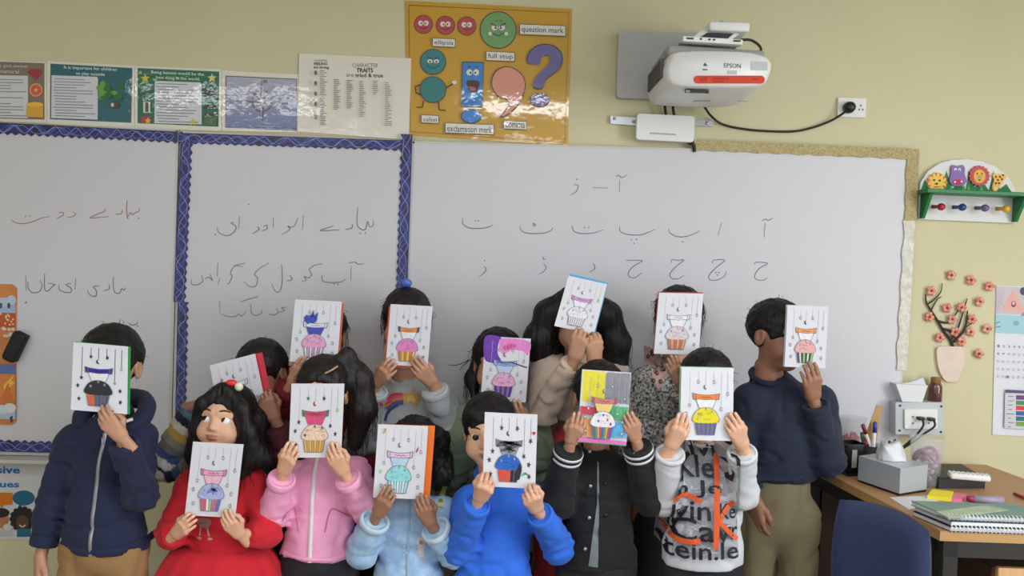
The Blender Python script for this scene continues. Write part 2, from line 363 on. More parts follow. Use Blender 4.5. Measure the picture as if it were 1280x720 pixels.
border('white crinkled strip down the lower right edge of the large whiteboard', (1144, 276), (1134, 463), (-15, -0.5), 1, 9, mat('white_foil_strip', (214, 212, 200), 0.35, rgb2=(188, 184, 168), vscale=40, bump=0.6, bscale=70), lines=False, tooth=40, amp=3)

# ------------------------------------------------------------------ posters above the boards
def poster(name, label, pts, y=-0.004, m=None, cat_='poster', yb=-0.0005):
    r = empty(name, tuple(map(float, px(*np.mean(pts, 0), 0))), label, cat_)
    wallslab(pts, y, yb).build('sheet', m or M_lam, r); return r
def textlines(P, x0, y0, x1, y1, n, seed, col=(120, 120, 132), sl=0.03, h=0.9):
    rnd = random.Random(seed)
    for i in range(n):
        y = y0 + (y1 - y0) * i / max(1, n - 1); e = x1 - (x1 - x0) * rnd.choice([0, 0.05, 0.1, 0.45, 0.25])
        P.rect(x0 + (2 if rnd.random() < .6 else 0), y, e, y + h, col, sl)
r = poster('poster', 'grey brown laminated poster with heart and fruit cut by the left picture edge', [(-60, 74), (58, 77.5), (58, 154), (-60, 150)])
P = Print(wallmap(-0.0045))
P.poly([(-55, 75), (55.5, 79), (55.5, 149.5), (-55, 147)], (122, 106, 96)).rect(-50, 93, 35, 146, (206, 205, 210), 0.02)
P.text('have got sweet', -12, 79.5, 35, 84.5, (190, 184, 176), 0.01, 0.03); P.text('or natural', -10, 86, 24, 91, (190, 184, 176), 0.01, 0.03)
textlines(P, -44, 98, 33, 143, 13, 3, sl=0.02)
P.ell(40, 90, 4.6, 4.4, (158, 30, 44)).ell(47.5, 90.4, 4.6, 4.4, (158, 30, 44)).poly([(35.6, 91.5), (52, 92), (44, 100.5)], (158, 30, 44))
P.ell(45, 112.5, 8.5, 8.5, (222, 150, 96)).ell(45, 112.5, 6.6, 6.6, (196, 92, 44)).ell(45, 112.5, 2, 2, (226, 170, 120))
P.poly([(34, 130), (54, 131), (54, 147), (33, 146)], (214, 156, 40)).ell(44, 130.5, 10, 3, (232, 178, 60))
P.build('print', M_gloss, r)
r = poster('poster', 'teal laminated poster with white text panel and green leaves', [(58.5, 76), (168, 82), (168, 160.5), (58.5, 155)])
P = Print(wallmap(-0.0045))
P.poly([(63, 79.5), (165.5, 85), (164, 153.5), (62.5, 149)], (8, 92, 104))
P.text('It is important for children', 80, 82, 146, 87, (206, 220, 220), 0.012, 0.045); P.text('to play outside', 95, 89.5, 131, 94.5, (206, 220, 220), 0.012, 0.045)
P.poly([(64.5, 94), (121, 96), (122.5, 98), (122, 149.5), (64, 147.5)], (206, 208, 216)); textlines(P, 66.5, 98, 119, 144, 14, 5)
rnd = random.Random(4)
for i in range(16): P.ell(122 + rnd.uniform(3, 36), 101 + rnd.uniform(3, 22), rnd.uniform(3, 6), rnd.uniform(2.5, 5), rnd.choice([(54, 128, 40), (86, 160, 52), (36, 98, 44), (20, 84, 60)]), 9)
P.ell(143, 131, 6, 4.5, (54, 60, 66)).ell(140.5, 131, 2, 2.6, (196, 196, 196)).ell(146, 131.5, 3, 3, (92, 40, 44))
P.build('print', M_gloss, r)
r = poster('poster', 'green laminated poster with yellow stars and white text panel', [(168.5, 82), (277, 86.5), (277, 164), (168.5, 160.5)])
P = Print(wallmap(-0.0045))
P.poly([(172, 85), (274, 89.5), (273, 158.5), (172, 154)], (14, 100, 74))
P.text('Being honest would be the', 189, 88, 255, 93, (206, 220, 200), 0.012, 0.045); P.text('best thing in the world.', 195, 94.5, 250, 99.5, (206, 220, 200), 0.012, 0.045)
P.poly([(193.5, 101), (250, 103), (252, 105), (252, 155.5), (193, 154)], (206, 208, 216)); textlines(P, 195.5, 104, 248, 151, 14, 6)
P.star(181.5, 98, 6, (206, 196, 50)).star(175.5, 90.5, 3, (150, 170, 60)).star(265, 97.5, 6, (214, 210, 120)).star(241, 153, 5, (206, 190, 60))
P.ell(185, 120, 3.8, 4, (110, 140, 130)).rect(179, 127, 188, 141, (206, 204, 190), 0.03).rect(181.5, 128, 185.5, 140, (70, 74, 60), 0.03).poly([(177, 145), (189, 146), (187, 153.5), (176, 153)], (176, 40, 36)).star(185, 151, 4.5, (232, 170, 30))
P.poly([(253, 113), (262, 110.5), (273, 118), (272, 124), (254, 117)], (60, 72, 76)).rect(254, 131, 272, 136, (16, 44, 46), 0.03).rect(256, 141, 272, 144, (40, 40, 44), 0.04).poly([(255, 145), (272, 146), (271, 157), (254, 156)], (58, 96, 48))
P.build('print', M_gloss, r)
r = poster('poster', 'pale laminated compass poster fading from grey to blue', [(277.5, 88), (373, 93), (372, 165.5), (277.5, 163.5)])
P = Print(wallmap(-0.0045))
for i in range(14):
    t = i / 14; y0 = 95 + i * 4.6; P.poly([(282.5, y0), (371, y0 + 4.0), (371, y0 + 8.7), (282.5, y0 + 4.7)], (168 - 62 * t, 170 - 52 * t, 186 - 26 * t))
P.line([(282.5, 95), (371, 99), (370.5, 160.5), (282, 158.5), (282.5, 95)], 0.9, (66, 62, 92))
P.ell(327.5, 126.5, 14, 14, (106, 100, 126), 28).ell(327.5, 126.5, 11, 11, (172, 172, 184), 28)
for a in range(8):
    L_ = 29 if a % 2 == 0 else 13; q = math.pi * a / 4; L_ = 24 if a % 4 == 2 else L_
    d = A(math.sin(q), -math.cos(q)); e = A(-d[1], d[0]); c0 = A(327.5, 126.5)
    P.poly([c0 + d * L_, c0 + e * 3.2, c0 - e * 3.2], (74, 52, 78) if a % 2 == 0 else (92, 96, 120)).poly([c0 + d * L_, c0 + e * 3.2, c0], (170, 160, 176))
P.ell(327.5, 126.5, 3, 3, (190, 190, 196)); P.text('West', 294.5, 125, 303, 128.5, (60, 52, 76), 0.01).text('East', 352, 127.5, 360, 131, (60, 52, 76), 0.01).text('N', 330, 99.5, 333.5, 103.5, (60, 52, 76), 0.01)
P.build('print', M_gloss, r)
r = poster('poster', 'white character traits word chart with columns of small text', [(374, 66.5), (514, 73), (511, 175), (372, 164.5)], y=-0.006)
P = Print(wallmap(-0.0065))
P.text('CHARACTER', 440.5, 79, 472.5, 84, (92, 94, 104), 0, 0.01).text('TRAITS', 445.5, 85, 466.5, 90.5, (26, 26, 32), 0.03, 0.01).text('are', 433, 92.5, 442, 96, (110, 112, 120), 0, 0.01).text('tried & true', 444, 91.5, 479, 96.5, (26, 26, 32), 0.02, 0.01)
P.text('SYNONYMS', 393, 74.5, 409, 77, (120, 122, 130)).text('FEELING', 392.5, 78, 409, 81.5, (50, 50, 58), 0.02).text('are strong', 392, 82.5, 411, 86.5, (50, 50, 58), 0.015, 0.03)
rnd = random.Random(8)
for cx, y0, y1 in ((400, 88, 155), (417, 99, 138), (433, 100, 136), (449, 101, 146), (466, 101, 118), (481, 103, 158)):
    y = y0
    while y < y1:
        P.rect(cx, y, cx + rnd.uniform(4, 9), y + 0.8, (120, 122, 132), 0.03); y += 2.3
for y in (91, 104, 117, 130, 146): P.ell(394.5, y, 2, 3, (104, 106, 116))
P.build('print', M_gloss, r)
# ---- punctuation poster
M_yel = mat('yellow_laminate', (196, 150, 28), 0.45, coat=1.0, coat_rough=0.06, bump=0.4, bscale=7.0, var=0.06, vscale=3)
r = poster('punctuation_poster', 'large yellow laminated punctuation poster with cartoon marks', [(507, 1), (715, 11.5), (709.5, 182.5), (510, 168.5)], y=-0.005, m=M_yel)
P = Print(wallmap(-0.0055)); K = (44, 40, 48); Wt = (214, 212, 204)
P.line([(511, 6.5), (711, 16), (706, 178), (513, 164.5), (511, 6.5)], 0.9, (120, 84, 20))
def face(x, y, s, lid=None):
    for d in (-1, 1): P.ell(x + d * 3.4 * s, y - 1.5 * s, 3.2 * s, 3.4 * s, Wt, 12).ell(x + d * 2.4 * s, y - 1.2 * s, 1.0 * s, 1.2 * s, K, 8)
    P.line(cat([(x - 5 * s, y + 3.4 * s), (x, y + 5.2 * s), (x + 5 * s, y + 3.4 * s)], 4), 0.9, K)
for x, y in ((529.3, 30.4), (556.8, 31.7), (583.5, 32.4)): P.ell(x, y, 12, 12, K).ell(x, y, 11.2, 11.2, (176, 62, 62)); face(x, y, 1.0)
P.ell(622.8, 37.5, 23, 23.4, K, 32).ell(622.8, 37.5, 22, 22.4, (106, 152, 92), 32)
for d in (-1, 1):
    P.ell(622.8 + d * 4.6, 34.5, 4, 3.6, Wt, 12).ell(622.8 + d * 3.2, 35, 1.3, 1.5, K, 8).line([(622.8 + d * 9.5, 29), (622.8 + d * 2, 33)], 1.4, K).ell(622.8 + d * 10, 42, 2.4, 2.4, Wt, 10)
P.line(cat([(615, 41), (623, 44.5), (630, 41)], 4), 1.0, K).line([(620, 27), (622, 25)], 0.8, K).line([(625, 25), (627, 27)], 0.8, K)
P.ell(541.5, 77.3, 16.2, 16.2, K, 28).ell(541.5, 77.3, 15.3, 15.3, (30, 120, 126), 28)
for d in (-1, 1): P.ell(541.5 + d * 4, 76.5, 3.4, 2.4, Wt, 12).ell(541.5 + d * 4, 77, 1.2, 1.4, K, 8).line([(541.5 + d * 7, 71.5), (541.5 + d * 1.5, 73)], 1.2, K)
P.line(cat([(534, 82), (541, 85.5), (549, 82)], 4), 1.0, K)
P.line([(526, 106), (519, 108), (520, 116), (526, 118)], 1.6, K).line([(557, 110), (564, 106), (568, 103)], 1.6, K).ell(568, 103, 3.2, 2.4, Wt, 10)
P.line([(529, 126), (528, 134), (521, 134)], 1.6, K).line([(548, 127), (549, 137), (557, 138)], 1.6, K)
P.ell(541.2, 112, 16.6, 16.6, K, 28).ell(541.2, 112, 15.7, 15.7, (28, 118, 112), 28)
P.poly(cat([(578, 77), (605, 77.5), (603, 134), (576.5, 133.5)], 1, True), K).poly([(578.5, 78), (604.3, 78.5), (602.3, 133), (577.4, 132.5)], (38, 118, 188))
for d in (-1, 1): P.ell(591 + d * 4.2, 90.5, 3.7, 4, Wt, 12).ell(591 + d * 3, 91, 1.2, 1.5, K, 8).line([(591 + d * 6.5, 84), (591 + d * 2.5, 83)], 0.9, K)
P.poly(cat([(584, 101), (599, 102), (597, 112), (591, 115), (585, 111)], 4, True), (60, 26, 26)).ell(591, 111.5, 4, 2.6, (196, 92, 66), 10)
P.ell(589, 145, 13, 9, K).ell(589, 145, 12, 8, (44, 124, 200))
P.poly(cat([(614, 104), (620, 88), (636, 83), (652, 92), (657, 108), (650, 128), (637, 142), (625, 147), (634, 133), (635, 125), (622, 120)], 4, True), K)
P.poly(cat([(615, 104), (621, 89), (636, 84), (651.4, 93), (656, 108), (649, 127), (637, 140.6), (627, 145), (635.5, 133), (636, 124.4), (622, 119)], 4, True), (208, 140, 118))
qm = [(659, 78), (662, 64), (676, 55), (693, 57), (703, 68), (702, 82), (692, 92), (682, 100), (678, 111), (667, 110), (669, 98), (679, 87), (687, 78), (688, 71), (682, 68), (676, 72), (674, 80)]
P.poly(cat(qm, 3, True), K); P.poly(cat([(np.array(p_) - (681, 82)) * 0.955 + (681, 82) for p_ in qm], 3, True), (100, 92, 152)); P.ell(674.8, 125, 12.4, 8.6, K).ell(674.8, 125, 11.5, 7.7, (104, 96, 156))
for t, x0, y0, x1, y1 in (('ellipsis', 541, 48, 568.7, 57.5), ('full stop', 608, 64.5, 643, 75), ('question mark', 650, 30.5, 706.5, 42.5), ('colon', 527, 144, 548, 153), ('exclamation mark', 557, 154, 617, 165.5), ('comma', 630, 151, 658, 160.5)):
    P.rect(x0 - .6, y0 - .6, x1 + .6, y1 + .6, K, 0.04).rect(x0, y0, x1, y1, Wt, 0.04).text(t, x0 + 2, y0 + 2.2, x1 - 2, y1 - (1.2 if t not in ('ellipsis', 'full stop', 'question mark') else .8), (40, 44, 66), 0.006, 0.04)
P.build('print', M_gloss, r)
# ---- left orange strip with eraser, poster below the board
r = poster('activity_strip', 'orange painted picture strip stuck on the left whiteboard', cat([(-60, 354), (15, 355.5), (20.5, 360), (19.5, 527), (15, 531), (-60, 529)], 1), y=YB - 0.005, yb=YB - 0.0008, m=mat('orange_card', (196, 116, 54), 0.5, rgb2=(214, 142, 82), vscale=7, coat=0.5), cat_='picture strip')
P = Print(wallmap(YB - 0.0055))
P.rect(-50, 378, 19, 390, (150, 172, 206), 0.02).ell(4, 378, 8, 6, (170, 190, 214)).ell(14, 375, 6, 6, (176, 194, 216)).ell(11, 382, 2, 3.6, (34, 48, 98)).ell(1, 382, 2, 3.6, (34, 70, 98))
P.rect(-50, 390, 19, 408, (176, 62, 28), 0.02); rnd = random.Random(2)
for i in range(14): P.ell(rnd.uniform(0, 17), rnd.uniform(391, 406), 1.3, 1.3, (226, 190, 140), 7)
for i in range(10): P.ell(rnd.uniform(0, 17), rnd.uniform(410, 420), 2.4, 2.0, (206, 200, 196), 7)
P.rect(-50, 455, 19, 467, (74, 92, 160), 0.01).rect(-50, 467, 19, 505, (206, 120, 36), 0.01).poly([(4, 482), (18, 468), (14, 476), (19, 478), (6, 490)], (228, 178, 60)).poly([(-2, 505), (10, 478), (19, 505)], (196, 100, 34))
P.rect(-50, 511, 19, 524, (160, 184, 206)).ell(12, 510, 8, 6, (206, 212, 214)).ell(2, 512, 8, 6, (196, 206, 212)).poly([(12, 521), (16, 520), (15, 528), (13, 528)], (24, 30, 70))
P.build('print', M_gloss, r)
a, b = px(23, 423, -0.055), px(13, 444, -0.055)
m = MB(); d = b - a; ang = math.atan2(d[0], -d[2])
er = empty('board_eraser', tuple(map(float, (a + b) / 2)), 'black rounded whiteboard eraser stuck beside the orange strip', 'board eraser')
m.box((a + b) / 2 + A(0, 0.004, 0), (0.052, 0.036, 0.115), Matrix.Rotation(-ang, 3, 'Y'), 0.016, 4); m.build('grip', mat('eraser_foam', (20, 21, 23), 0.7), er)
m = MB(); m.box((a + b) / 2 + A(0, 0.0245, 0), (0.046, 0.008, 0.106), Matrix.Rotation(-ang, 3, 'Y'), 0.003, 2); m.build('felt_pad', mat('eraser_felt', (60, 60, 64), 0.9), er)
r = poster('poster', 'white poster with blue lettering and speech bubbles below the left whiteboard', [(-150, 566), (95, 573), (93, 676), (-150, 670)], y=-0.004, m=mat('white_poster', (206, 208, 210), 0.6))
P = Print(wallmap(-0.0045)); B = (26, 112, 178)
P.text('Inclusive', -40, 582, 25, 591.5, B, 0.03, 0.01).text('Values', -25, 601, 24, 609, B, 0.03, 0.01)
P.poly([(-40, 615), (16, 616), (15.5, 631), (5, 631.5), (2, 636), (0, 631.5), (-40, 631)], (206, 118, 24)).ell(29.5, 622.5, 14, 9.5, (22, 100, 130), 24).poly([(24, 630), (30, 631), (22, 635)], (22, 100, 130))
P.ell(1, 649, 10, 13, (176, 120, 80)).ell(1, 641, 11, 6, (34, 26, 22)).rect(-12, 660, 16, 671, (186, 186, 190)).ell(9, 659, 5, 4, (206, 206, 206))
P.ell(28, 650, 13, 14, (30, 26, 24)); rnd = random.Random(1)
for i in range(14): P.ell(28 + 13 * math.cos(i * .45), 649 + 13 * math.sin(i * .45), 3.5, 3.5, (30, 26, 24), 8)
P.ell(28, 653, 8, 9, (88, 56, 40)).line(cat([(24, 656), (28, 658.5), (32, 656)], 3), 1.2, (220, 216, 210)).rect(21, 661, 38, 671, (24, 104, 132)).ell(58, 650, 12, 14, (120, 78, 50)).rect(48, 662, 70, 672, (200, 120, 40))
P.build('print', M_print, r)
# ------------------------------------------------------------------ projector on the wall
def rrect(x0, y0, x1, y1, r, n=4):
    out = []
    for cx, cy, a0 in ((x1 - r, y0 + r, -90), (x1 - r, y1 - r, 0), (x0 + r, y1 - r, 90), (x0 + r, y0 + r, 180)):
        for i in range(n + 1):
            a = math.radians(a0 + 90 * i / n); out.append((cx + r * math.cos(a), cy + r * math.sin(a)))
    return out
def rollpt(p, c, a=0.035): # tilt an upright photo outline by the camera roll about c
    return (p[0] - a * (p[1] - c[1]), p[1] + a * (p[0] - c[0]))
pr = empty('projector', tuple(map(float, px(895, 90, -0.22))), 'white short throw wall projector with an orange red sticker band', 'projector')
YF, YK = -0.44, -0.10
front = [px(x, y, YF) for x, y in cat([(836, 72), (848, 63), (925, 63), (958, 69), (967.5, 79), (965, 92), (957, 104), (930, 109.5), (850, 107.5), (834, 101), (831, 86)], 3, True)]
c = sum(front) / len(front)
m = MB(); n = len(front); prof = [(YF, 0.90, 0.0), (YF + 0.012, 0.965, 0.0), (YF + 0.035, 1.0, 0.0), (YF + 0.20, 1.02, -0.002), (YK - 0.02, 1.02, -0.004), (YK, 0.97, -0.004)]
V = []; F = []
for y, s, dz in prof:
    for q in front: v = c + (q - c) * s; V.append(A(v[0], y, v[2] + dz))
for i in range(len(prof) - 1):
    for k in range(n): F.append((i * n + k, i * n + (k + 1) % n, (i + 1) * n + (k + 1) % n, (i + 1) * n + k))
F.append(tuple(range(n))); F.append(tuple((len(prof) - 1) * n + k for k in range(n))[::-1])
m.add(V, F, True); body = m.build('body', mat('projector_white', (222, 222, 222), 0.35), pr)
# grey upper shell
zt = max(v[2] for v in front)
m = MB(); x0 = px(836, 65, YF)[0]; x1 = px(966, 70, YF)[0]
m.box(((x0 + x1) / 2 - 0.008, (YF + YK) / 2 + 0.012, zt - 0.004), (x1 - x0 - 0.012, YK - YF - 0.03, 0.038), Matrix.Rotation(math.radians(1.5), 3, 'Y'), 0.014, 4); m.build('top_shell', mat('projector_grey', (150, 151, 152), 0.45), pr)
fz = lambda x, y, k: px(x, y, YF - 0.0012 - k)
P = Print(fz, 0.0001)
P.text('EPSON', 905, 79, 926, 84.5, (60, 64, 74), 0.0, 0.03).rect(939, 76.5, 959.5, 87.5, (190, 192, 196), 0.03).rect(909.5, 88, 921, 92.5, (188, 190, 196), 0.03).rect(878, 86.3, 884.5, 87.6, (60, 62, 70), 0.03)
P.poly([(880, 80), (881.5, 78), (883, 80.5), (885, 82.5), (879, 82.3)], (84, 86, 94)); P.build('front_print', M_print, pr)
P = Print(fz, 0.0001)
P.poly(rrect(867, 94.5, 956, 104.5, 4.8), (206, 62, 34)).text('HOT', 875, 96.3, 884, 102.3, (120, 34, 26), 0.02, 0.02).text('WARNING', 890, 96.5, 911, 99.5, (130, 36, 26), 0.02, 0.02).rect(890, 101, 905, 102, (140, 40, 30), 0.02).rect(941, 98, 948, 99.4, (150, 44, 30), 0.02)
P.build('warning_sticker', M_print, pr)
zb = min(v[2] for v in front)
bm_ = lambda x, y, k: pz(x, y, zb + 0.0005 - k - 0.004)
P = Print(bm_, 0.0001)
P.rect(856, 112, 886, 116, (64, 66, 72), 0.03).ell(860, 114, 3, 1.6, (210, 210, 210), 10).rect(866, 126, 888, 126.8, (150, 152, 154)).rect(922, 126, 934, 126.7, (150, 152, 154)); P.build('underside_print', M_print, pr)
# side vents, dark slats on the left
m = MB(); xl = min(v[0] for v in front)
for k in range(9):
    m.box((xl - 0.004, -0.40 + 0.03 * k, c[2] + 0.004), (0.012, 0.012, 0.06), None, 0.002, 1)
m.build('side_vent', mat('vent_dark', (78, 78, 80), 0.6), pr)
# arm, slide rail and knob above the body
mt = empty('projector_mount', tuple(map(float, px(825, 82, 0))), 'grey wall plate and slide arm carrying the projector', 'projector mount')
wallslab([rollpt(p, (826, 82)) for p in rrect(772, 40, 886, 124, 5)], -0.035, 0.0).build('wall_plate', mat('plate_grey', (178, 179, 178), 0.45), mt)
m = MB(); za = px(895, 46, -0.25)[2]
m.box((px(897, 40, -0.2)[0], -0.20, za + 0.004), (0.13, 0.34, 0.03), None, 0.008, 3); m.build('arm', M_white, mt)
m = MB(); xa, xb = px(853, 50, YF + 0.02)[0], px(928, 50, YF + 0.02)[0]; zr = px(890, 51, YF + 0.02)[2]
m.box(((xa + xb) / 2, YF + 0.03, zr), (xb - xa, 0.035, 0.016), Matrix.Rotation(math.radians(1.5), 3, 'Y'), 0.003, 2)
m.box(((xa + xb) / 2, YF + 0.16, zr + 0.004), (xb - xa, 0.20, 0.010), Matrix.Rotation(math.radians(1.5), 3, 'Y'), 0.003, 2); rail = m.build('slide_rail', M_white, mt)
m = MB()
for fx in (0.12, 0.3, 0.44, 0.52, 0.9): m.box((xa + (xb - xa) * fx, YF + 0.0115, zr + 0.0015 - 0.0035 * (fx - .5)), (0.022 if fx in (0.12, 0.9) else 0.007, 0.004, 0.005), None, 0.001, 1)
m.build('slot', mat('slot_dark', (50, 50, 54), 0.6), rail)
m = MB(); m.prism([px(x, y, -0.34) for x, y in [(868, 45), (882, 34), (925, 36), (926, 41), (914, 50), (868, 47)]], (0, 0.10, 0)); m.build('hinge_housing', M_white, mt)
m = MB(); m.prism([px(x, y, -0.342) for x, y in [(876, 46), (884, 41), (917, 42), (910, 48)]], (0, 0.01, 0)); m.build('hinge_slot', mat('slot_dark'), mt)
m = MB(); kp = px(902, 31, -0.25); m.lathe([(0.006, -0.018), (0.012, -0.016), (0.013, 0.004), (0.009, 0.010)], kp, 14); m.build('adjuster_knob', mat('blue_knob', (52, 150, 206), 0.4), mt)
# loops of cable by the mount, power lead to the wall socket
def cable(label, pts, r=0.0042, name='cable', m=None, group='cables'):
    b = MB(); b.tube(cat(pts, 6), r, 8); return b.build(name, m or M_cable, label=label, cat='cable', group=group)
cable('black cable loop beside the projector slide rail', [px(926, 50, -0.34), px(938, 50, -0.33), px(948, 56, -0.30), px(951, 63, -0.26), px(944, 70, -0.2), px(935, 72, -0.13)], 0.0045)
cable('black lead sagging from the projector to the wall socket', [px(868, 120, -0.12), px(880, 133, -0.08), px(889, 145, -0.03), px(905, 156, -0.012), px(940, 162.5, -0.008), px(985, 164.5, -0.008), px(1010, 161, -0.008), px(1035, 152.5, -0.012), px(1052, 143, -0.03), px(1059, 137, -0.042)])
cable('left of two short black cables from projector to control box', [px(829, 110, -0.1), px(831, 132, -0.05), px(833, 148, -0.03)], 0.005)
cable('right of two short black cables from projector to control box', [px(839, 110, -0.1), px(841, 132, -0.05), px(843, 148, -0.03)], 0.005)
cable('thick black cable end below the white control box', [px(855, 172, -0.03), px(861, 178, -0.03), px(867, 181, -0.028), px(868, 190, -0.027)], 0.006)
cb = empty('control_box', tuple(map(float, px(832, 160, 0))), 'white control box on metal brackets under the projector', 'control box')
wallslab([rollpt(p, (832, 160), 0.05) for p in rrect(796, 143.5, 868, 176, 4)], -0.055, -0.006).build('housing', M_white, cb)
P = Print(wallmap(-0.0555)); P.rect(812, 165.5, 845, 167.5, (170, 170, 176), 0.05); P.build('model_print', M_print, cb)
wallslab([(763, 145), (798, 147), (798, 157), (763, 154.5)], -0.012).build('bracket', M_steel, cb)
wallslab([(866, 149.5), (891, 151), (891, 158), (866, 157)], -0.012).build('bracket', M_steel, cb)
for x, y in ((768, 148), (792, 152), (884, 154)):
    b = MB(); b.lathe([(0.006, 0), (0.006, 0.003), (0.003, 0.005)], px(x, y, -0.012), 10, (0, -1, 0)); b.build('screw', M_steel, cb)
def socket(label, pts, plugs, holes):
    r = empty('wall_socket', tuple(map(float, px(*np.mean(pts, 0), 0))), label, 'wall socket')
    wallslab(pts, -0.010).build('face_plate', M_white, r)
    P = Print(wallmap(-0.0105))
    for x, y in holes: P.rect(x - .8, y - 1.2, x + .8, y + 1.2, (70, 70, 74))
    if holes: P.build('pin_holes', M_print, r)
    return r
socket('white double wall socket with a black round plug beside the projector lead', [rollpt(p, (1065, 135)) for p in rrect(1047.5, 122.5, 1082.5, 146.5, 1.5)], [], [(1074, 137), (1078.5, 137), (1076, 132)])
b = MB(); b.lathe([(0.020, 0), (0.021, 0.012), (0.018, 0.028), (0.008, 0.034)], px(1060, 135, -0.010), 18, (0, -1, 0)); b.build('power_plug', M_black, label='black round plug pushed into the upper wall socket', cat='plug')

# ------------------------------------------------------------------ animal peg shelf
sh = empty('peg_shelf', tuple(map(float, px(1212, 275, 0))), 'white and green childrens peg shelf with animal heads', 'peg shelf')
top = [(1148.5, 243), (1151, 228), (1160, 214), (1174, 204.5), (1190, 200), (1208, 199), (1226, 201.5), (1244, 208), (1259, 220), (1268, 234), (1270.5, 246), (1270, 279), (1148, 274)]
wallslab(top, -0.016).build('back_board', mat('shelf_white', (212, 212, 210), 0.45), sh)
G = mat('shelf_green', (24, 116, 62), 0.45)
a, b_ = px(1146, 240.5, -0.016), px(1271.5, 245.5, -0.016); d = b_ - a
m = MB(); m.box((a + b_) / 2 + A(0, -0.045, 0), (np.linalg.norm(d) + 0.008, 0.09, 0.014), Matrix.Rotation(-math.atan2(d[2], d[0]), 3, 'Y'), 0.002, 1); m.build('shelf_board', G, sh)
for x, y in ((1150.5, 243.5), (1266, 248)):
    p = px(x, y, -0.016); m = MB(); m.prism([p, p + A(0, -0.075, 0), p + A(0, -0.02, -0.085), p + A(0, 0, -0.085)], (0.011, 0, 0)); m.build('bracket', G, sh)
for i, (x, y, cc) in enumerate(((1166, 258.5, (176, 32, 44)), (1192, 259, (36, 74, 130)), (1220, 260, (110, 92, 140)), (1246, 261, (226, 170, 40)))):
    p = px(x, y, -0.016); m = MB(); m.lathe([(0.0075, 0), (0.0065, 0.022), (0.007, 0.03), (0.012, 0.036), (0.0135, 0.044), (0.010, 0.053), (0.003, 0.056)], p, 14, (0.25, -1, -0.05)); m.build('peg', mat('peg_%d' % i, cc, 0.35), sh)
P = Print(wallmap(-0.0165))
P.poly([(1149.5, 241), (1156, 224), (1161, 238), (1166, 232), (1176, 240), (1183, 213), (1190, 236), (1200, 228), (1207, 238), (1211, 212), (1218, 234), (1228, 226), (1236, 238), (1242, 214), (1250, 236), (1258, 230), (1268, 245)], (26, 122, 66))
for x in (1176, 1186, 1202, 1208, 1224, 1238): P.poly([(x, 240), (x + 3, 230), (x + 6, 241)], (84, 168, 82))
P.build('painted_grass', M_print, sh)
def relief(name, shapes, y0=-0.024):
    r = None
    m = MB(); pts, col = shapes[0]
    q = wallslab(pts, y0, -0.016); r = q.build(name, mat(name + '_paint', col, 0.45), sh)
    P = Print(wallmap(y0 - 0.0005), 0.0002)
    for pts, col in shapes[1:]: P.poly(pts, col)
    P.build('painted_face', M_print, r)
def el(x, y, rx, ry, n=14): return [(x + rx * math.cos(2 * math.pi * i / n), y + ry * math.sin(2 * math.pi * i / n)) for i in range(n)]
def spiky(x, y, r0, r1, n): return [(x + (r0 if i % 2 else r1) * math.cos(math.pi * i / n), y + (r0 if i % 2 else r1) * math.sin(math.pi * i / n)) for i in range(2 * n)]
relief('tiger_head', [(spiky(1171.5, 228, 11.3, 12.8, 14), (232, 190, 60))] + [([(1171.5 + 12 * math.cos(a), 228 + 12 * math.sin(a)), (1171.5 + 7.5 * math.cos(a + .1), 228 + 7.5 * math.sin(a + .1)), (1171.5 + 12 * math.cos(a + .25), 228 + 12 * math.sin(a + .25))], (214, 110, 40)) for a in np.arange(-2.9, 3.2, .55)] + [(el(1168, 225, 1.1, 1.3), (50, 40, 30)), (el(1175, 225.5, 1.1, 1.3), (50, 40, 30)), (el(1171, 229.5, 1.6, 1.2), (90, 50, 30)), ([(1167, 232.5), (1171, 234.5), (1176, 232.5), (1171, 233.6)], (80, 50, 30))])
relief('hippo_head', [(cat([(1189, 210), (1192, 206), (1197, 208), (1203, 206), (1206, 210), (1206, 218), (1208.5, 226), (1203, 232), (1192, 232), (1187, 226), (1189, 217)], 3, True), (122, 84, 160)), (el(1194.5, 212, 1.8, 2.2), (226, 220, 230)), (el(1199.5, 212.3, 1.8, 2.2), (226, 220, 230)), (el(1194.8, 213, .8, 1), (40, 30, 50)), (el(1199.5, 213.2, .8, 1), (40, 30, 50)), (el(1197.5, 227.5, 6.5, 3.2), (190, 36, 70)), (el(1193.8, 227.5, 1.3, 1.3), (236, 220, 226)), (el(1202, 227, 1.3, 1.3), (236, 220, 226))])
relief('lion_head', [(spiky(1224.5, 220, 11.8, 13.4, 16), (182, 40, 40)), (el(1224.5, 220.5, 7.5, 8.6), (232, 176, 70)), (el(1224.5, 221, 3.4, 2.4), (190, 160, 120)), (el(1221.6, 217, .9, 1.2), (50, 40, 30)), (el(1227.4, 217.2, .9, 1.2), (50, 40, 30)), (el(1224.5, 225, 1.6, 1), (70, 50, 40))])
relief('giraffe_head', [(cat([(1241, 219), (1244, 216), (1248, 218), (1254, 217), (1258, 221), (1255, 226), (1250, 233), (1246, 238.5), (1241, 238), (1241, 231), (1243, 225)], 3, True), (228, 176, 70))] + [(el(x, y, 1.4, 1.5, 8), (110, 60, 30)) for x, y in ((1245, 221), (1250, 221), (1247.5, 225), (1252.5, 224), (1245, 229), (1249, 229))] + [(el(1244, 236, 2.6, 1.6), (240, 214, 170)), (el(1254, 219, 1.3, 1.1, 8), (96, 54, 40))])

